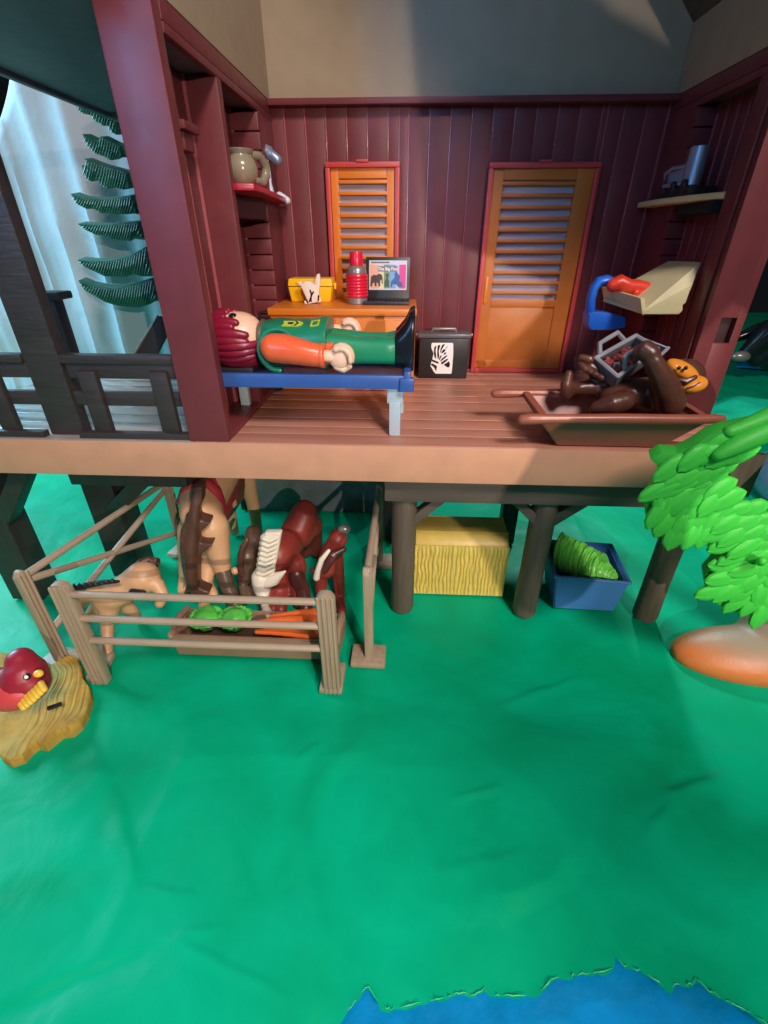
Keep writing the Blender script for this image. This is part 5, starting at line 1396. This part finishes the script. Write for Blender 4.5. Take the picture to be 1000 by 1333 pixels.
# ================================================================== BACKGROUND
# pine tree behind the porch
pt = thing('pine_tree', 'dark green moulded pine tree behind the porch, half hidden by the pillar', 'toy tree', (-13, 30, 0))
b_ = bmesh.new(); tube(b_, [(-12.6, 30.2, 0), (-12.8, 30.2, 10), (-13.4, 30.2, 21)], [.7, .5, .2], 12); obj('trunk', b_, M['black'], pt)
BR = [[(118, 128), (135, 139), (150, 150), (152, 176), (146, 173), (140, 163), (134, 164), (126, 157), (118, 150), (108, 148), (98, 140), (103, 139), (110, 141), (104, 133)],
      [(106, 174), (118, 180), (128, 183), (130, 177), (150, 187), (156, 190), (158, 205), (150, 206), (144, 209), (136, 204), (124, 200), (114, 190)],
      [(109, 206), (120, 211), (135, 216), (158, 222), (165, 226), (168, 246), (160, 247), (150, 244), (140, 246), (132, 240), (124, 232), (119, 237), (112, 232), (105, 215), (112, 218), (118, 221)],
      [(91, 252), (105, 257), (130, 259), (155, 257), (170, 254), (178, 278), (165, 279), (148, 279), (140, 277), (132, 278), (122, 272), (112, 272), (100, 266)],
      [(100, 291), (115, 292), (135, 293), (160, 291), (178, 289), (188, 310), (176, 308), (170, 314), (158, 313), (145, 311), (135, 307), (125, 306), (112, 300)],
      [(100, 338), (118, 340), (135, 340), (150, 338), (170, 332), (188, 322), (200, 360), (184, 360), (174, 357), (162, 361), (150, 360), (136, 360), (122, 353), (110, 348)],
      [(101, 365), (115, 371), (135, 375), (155, 375), (175, 371), (196, 364), (206, 390), (196, 396), (180, 401), (165, 400), (152, 398), (138, 394), (124, 386), (110, 378)]]
for bi, pg in enumerate(BR):
    b_ = bmesh.new()
    P3 = [at(x, y, 'Y', 29.6) for x, y in pg]
    prism(b_, P3, (0.0, 0.9, 0.15), 0.06)
    xs_ = [p[0] for p in pg]; x0_, x1_ = min(xs_) + 6, max(xs_) - 3
    xx = x0_
    while xx < x1_:     # raised needle ribs
        ys = []
        for (xa, ya), (xb, yb) in zip(pg, pg[1:] + pg[:1]):
            if (xa > xx) != (xb > xx): ys.append(ya + (yb - ya) * (xx - xa) / (xb - xa))
        if len(ys) >= 2 and max(ys) - min(ys) > 5:
            tube(b_, [at(xx + 2, min(ys) + 1.5, 'Y', 29.58), at(xx, (min(ys) + max(ys)) / 2, 'Y', 29.5), at(xx - 3, max(ys) - 1.5, 'Y', 29.58)], [.02, .035, .02], 6)
        xx += 3.4
    obj('bough', b_, M['pine'], pt, sharp=45)
    b_ = bmesh.new(); m_ = at(max(xs_), sum(p[1] for p in pg) / len(pg), 'Y', 30.0); tube(b_, [m_ + Vector((-1, 0, 0)), Vector((-13.0, 30.2, m_.z - 0.3))], .3, 8); obj('bough_stem', b_, M['pine'], pt)

lp_ = thing('leaning_plank', 'dark brown plank leaning behind the porch rail near the pillar', 'plank', (-13.5, 25, 0))
b_ = bmesh.new(); prism(b_, [at(x, y, 'Y', 24.0) for x, y in ((160, 485), (205, 412), (209, 414), (214, 440), (190, 487))], (0, 0.4, 0), 0.05)
obj('plank', b_, M['black'], lp_); b_ = bmesh.new(); tube(b_, [at(163, 481, 'Y', 23.97), at(205, 412, 'Y', 23.97)], .07, 8); obj('edge', b_, M['post'], lp_)
part('deck_step', M['tan'], (-15.9, -12.6, 20.0, 21.2, 4.6, 4.9), (-14.4, -13.6, 20.4, 20.8, 4.88, 6.92))

# right: lit ground patch painted as a turquoise sheet, black figure parts, blue pool ring
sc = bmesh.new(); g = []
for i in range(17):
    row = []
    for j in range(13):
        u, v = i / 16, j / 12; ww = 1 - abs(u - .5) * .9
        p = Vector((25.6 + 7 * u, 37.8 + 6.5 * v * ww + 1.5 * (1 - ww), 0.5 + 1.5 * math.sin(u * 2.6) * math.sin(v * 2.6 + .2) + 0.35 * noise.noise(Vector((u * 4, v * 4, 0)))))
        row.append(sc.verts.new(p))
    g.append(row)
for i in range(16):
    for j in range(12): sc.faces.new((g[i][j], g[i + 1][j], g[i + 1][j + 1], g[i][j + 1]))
o = obj('lit_patch', sc, mat('turquoise light patch', (20, 214, 166), .4, .2, .6, .1)); s = o.modifiers.new('s', 'SOLIDIFY'); s.thickness = 0.08
o['label'] = 'crumpled bright turquoise light patch standing for lit ground right of the lodge'; o['category'] = 'light patch'

pl = thing('pool_ring', 'glossy pale blue pool rim lying behind the tree leaves', 'toy pool', (27.5, 26, 0))
b_ = bmesh.new(); pts = [(28.9 + 6.2 * math.cos(2 * math.pi * k / 40), 25.5 + 6.2 * math.sin(2 * math.pi * k / 40), 0.7) for k in range(41)]
tube(b_, pts, 0.95, 16, cap=False); obj('rim', b_, M['poolblue'], pl, sharp=80)
b_ = bmesh.new(); lathe(b_, [(5.6, 0.15), (5.6, 0.2), (.1, .2)], (28.4, 25.5, 0.1), 32); obj('floor', b_, M['brightblue'], pl)

rf = thing('black_figure', 'jumble of glossy black plastic limbs lying far right behind the pillar', 'toy animal', (40, 55, 0))


def rp(px, py, y=55): return at(px, py, 'Y', y)


blob('body', [([rp(964, 466), rp(980, 452), rp(1002, 432)], [0.7, 1.0, 1.4]), ([rp(985, 468), rp(1000, 455), rp(1020, 440)], [0.9, 1.2, 1.5]), ([rp(960, 440, 58), rp(985, 430, 58), rp(1010, 428, 58)], [0.5, 0.8, 1.0]), ([rp(1015, 440), rp(1040, 450), rp(1050, 470)], [1.5, 2, 2]),
              ([rp(1000, 455), at(1000, 470, 'Y', 56)], [1, 1])], M['bootblack'], rf, 0.3, 3)
b_ = bmesh.new(); ball(b_, rp(965, 464, 54.5), (1.0, .6, .6), 14); obj('paw', b_, M['steel'], rf)

# blue streaks of creased sheet on the far cloth
bs = thing('blue_scrap', 'dark blue strip of plastic lying on the green cloth far right', 'plastic strip', (45, 58, 0))
b_ = bmesh.new(); prism(b_, [at(x, y, 'Z', 0.15) for x, y in ((958, 478), (1000, 481), (1040, 480), (1040, 474), (1000, 474), (962, 474))], (0, 0, 0.2), 0); obj('strip', b_, M['waterblue'], bs)

# ================================================================== UNSEEN PHONE SHAPE added between lamp and scene for its shadow
ph = thing('shadow_caster', 'black smartphone added out of view to shade wall and fascia', 'shadow_caster', (10.3, -4, 16))
mt = Matrix.Translation((15.6, -4.0, 17.1)) @ Matrix.Rotation(R_(20), 4, 'Y') @ Matrix.Rotation(R_(57), 4, 'X')
b_ = bmesh.new(); box(b_, -7.2, 7.2, -0.4, 0.4, -3.6, 3.6, 0.25, 3, mtx=mt); obj('body', b_, M['phone'], ph)
b_ = bmesh.new(); box(b_, -6.8, -4.6, 0.4, 0.65, 1.0, 3.2, 0.15, 2, mtx=mt); obj('camera_bump', b_, M['phone'], ph)
b_ = bmesh.new(); tube(b_, [(12.4, -4, 16.6), (10.1, -4, 13.6), (9.8, -4, 12.4), (10.4, -4, 10.8)], [0.7, 0.9, 1.1, 0.9], 16); obj('grip', b_, M['phone'], ph)  # arm shape added to throw shade on the fascia

for o in S.objects:
    if o.type == 'MESH' and o.name.startswith('tmp'): bpy.data.objects.remove(o)
print('leaves', cnt, 'objects', len(S.objects))
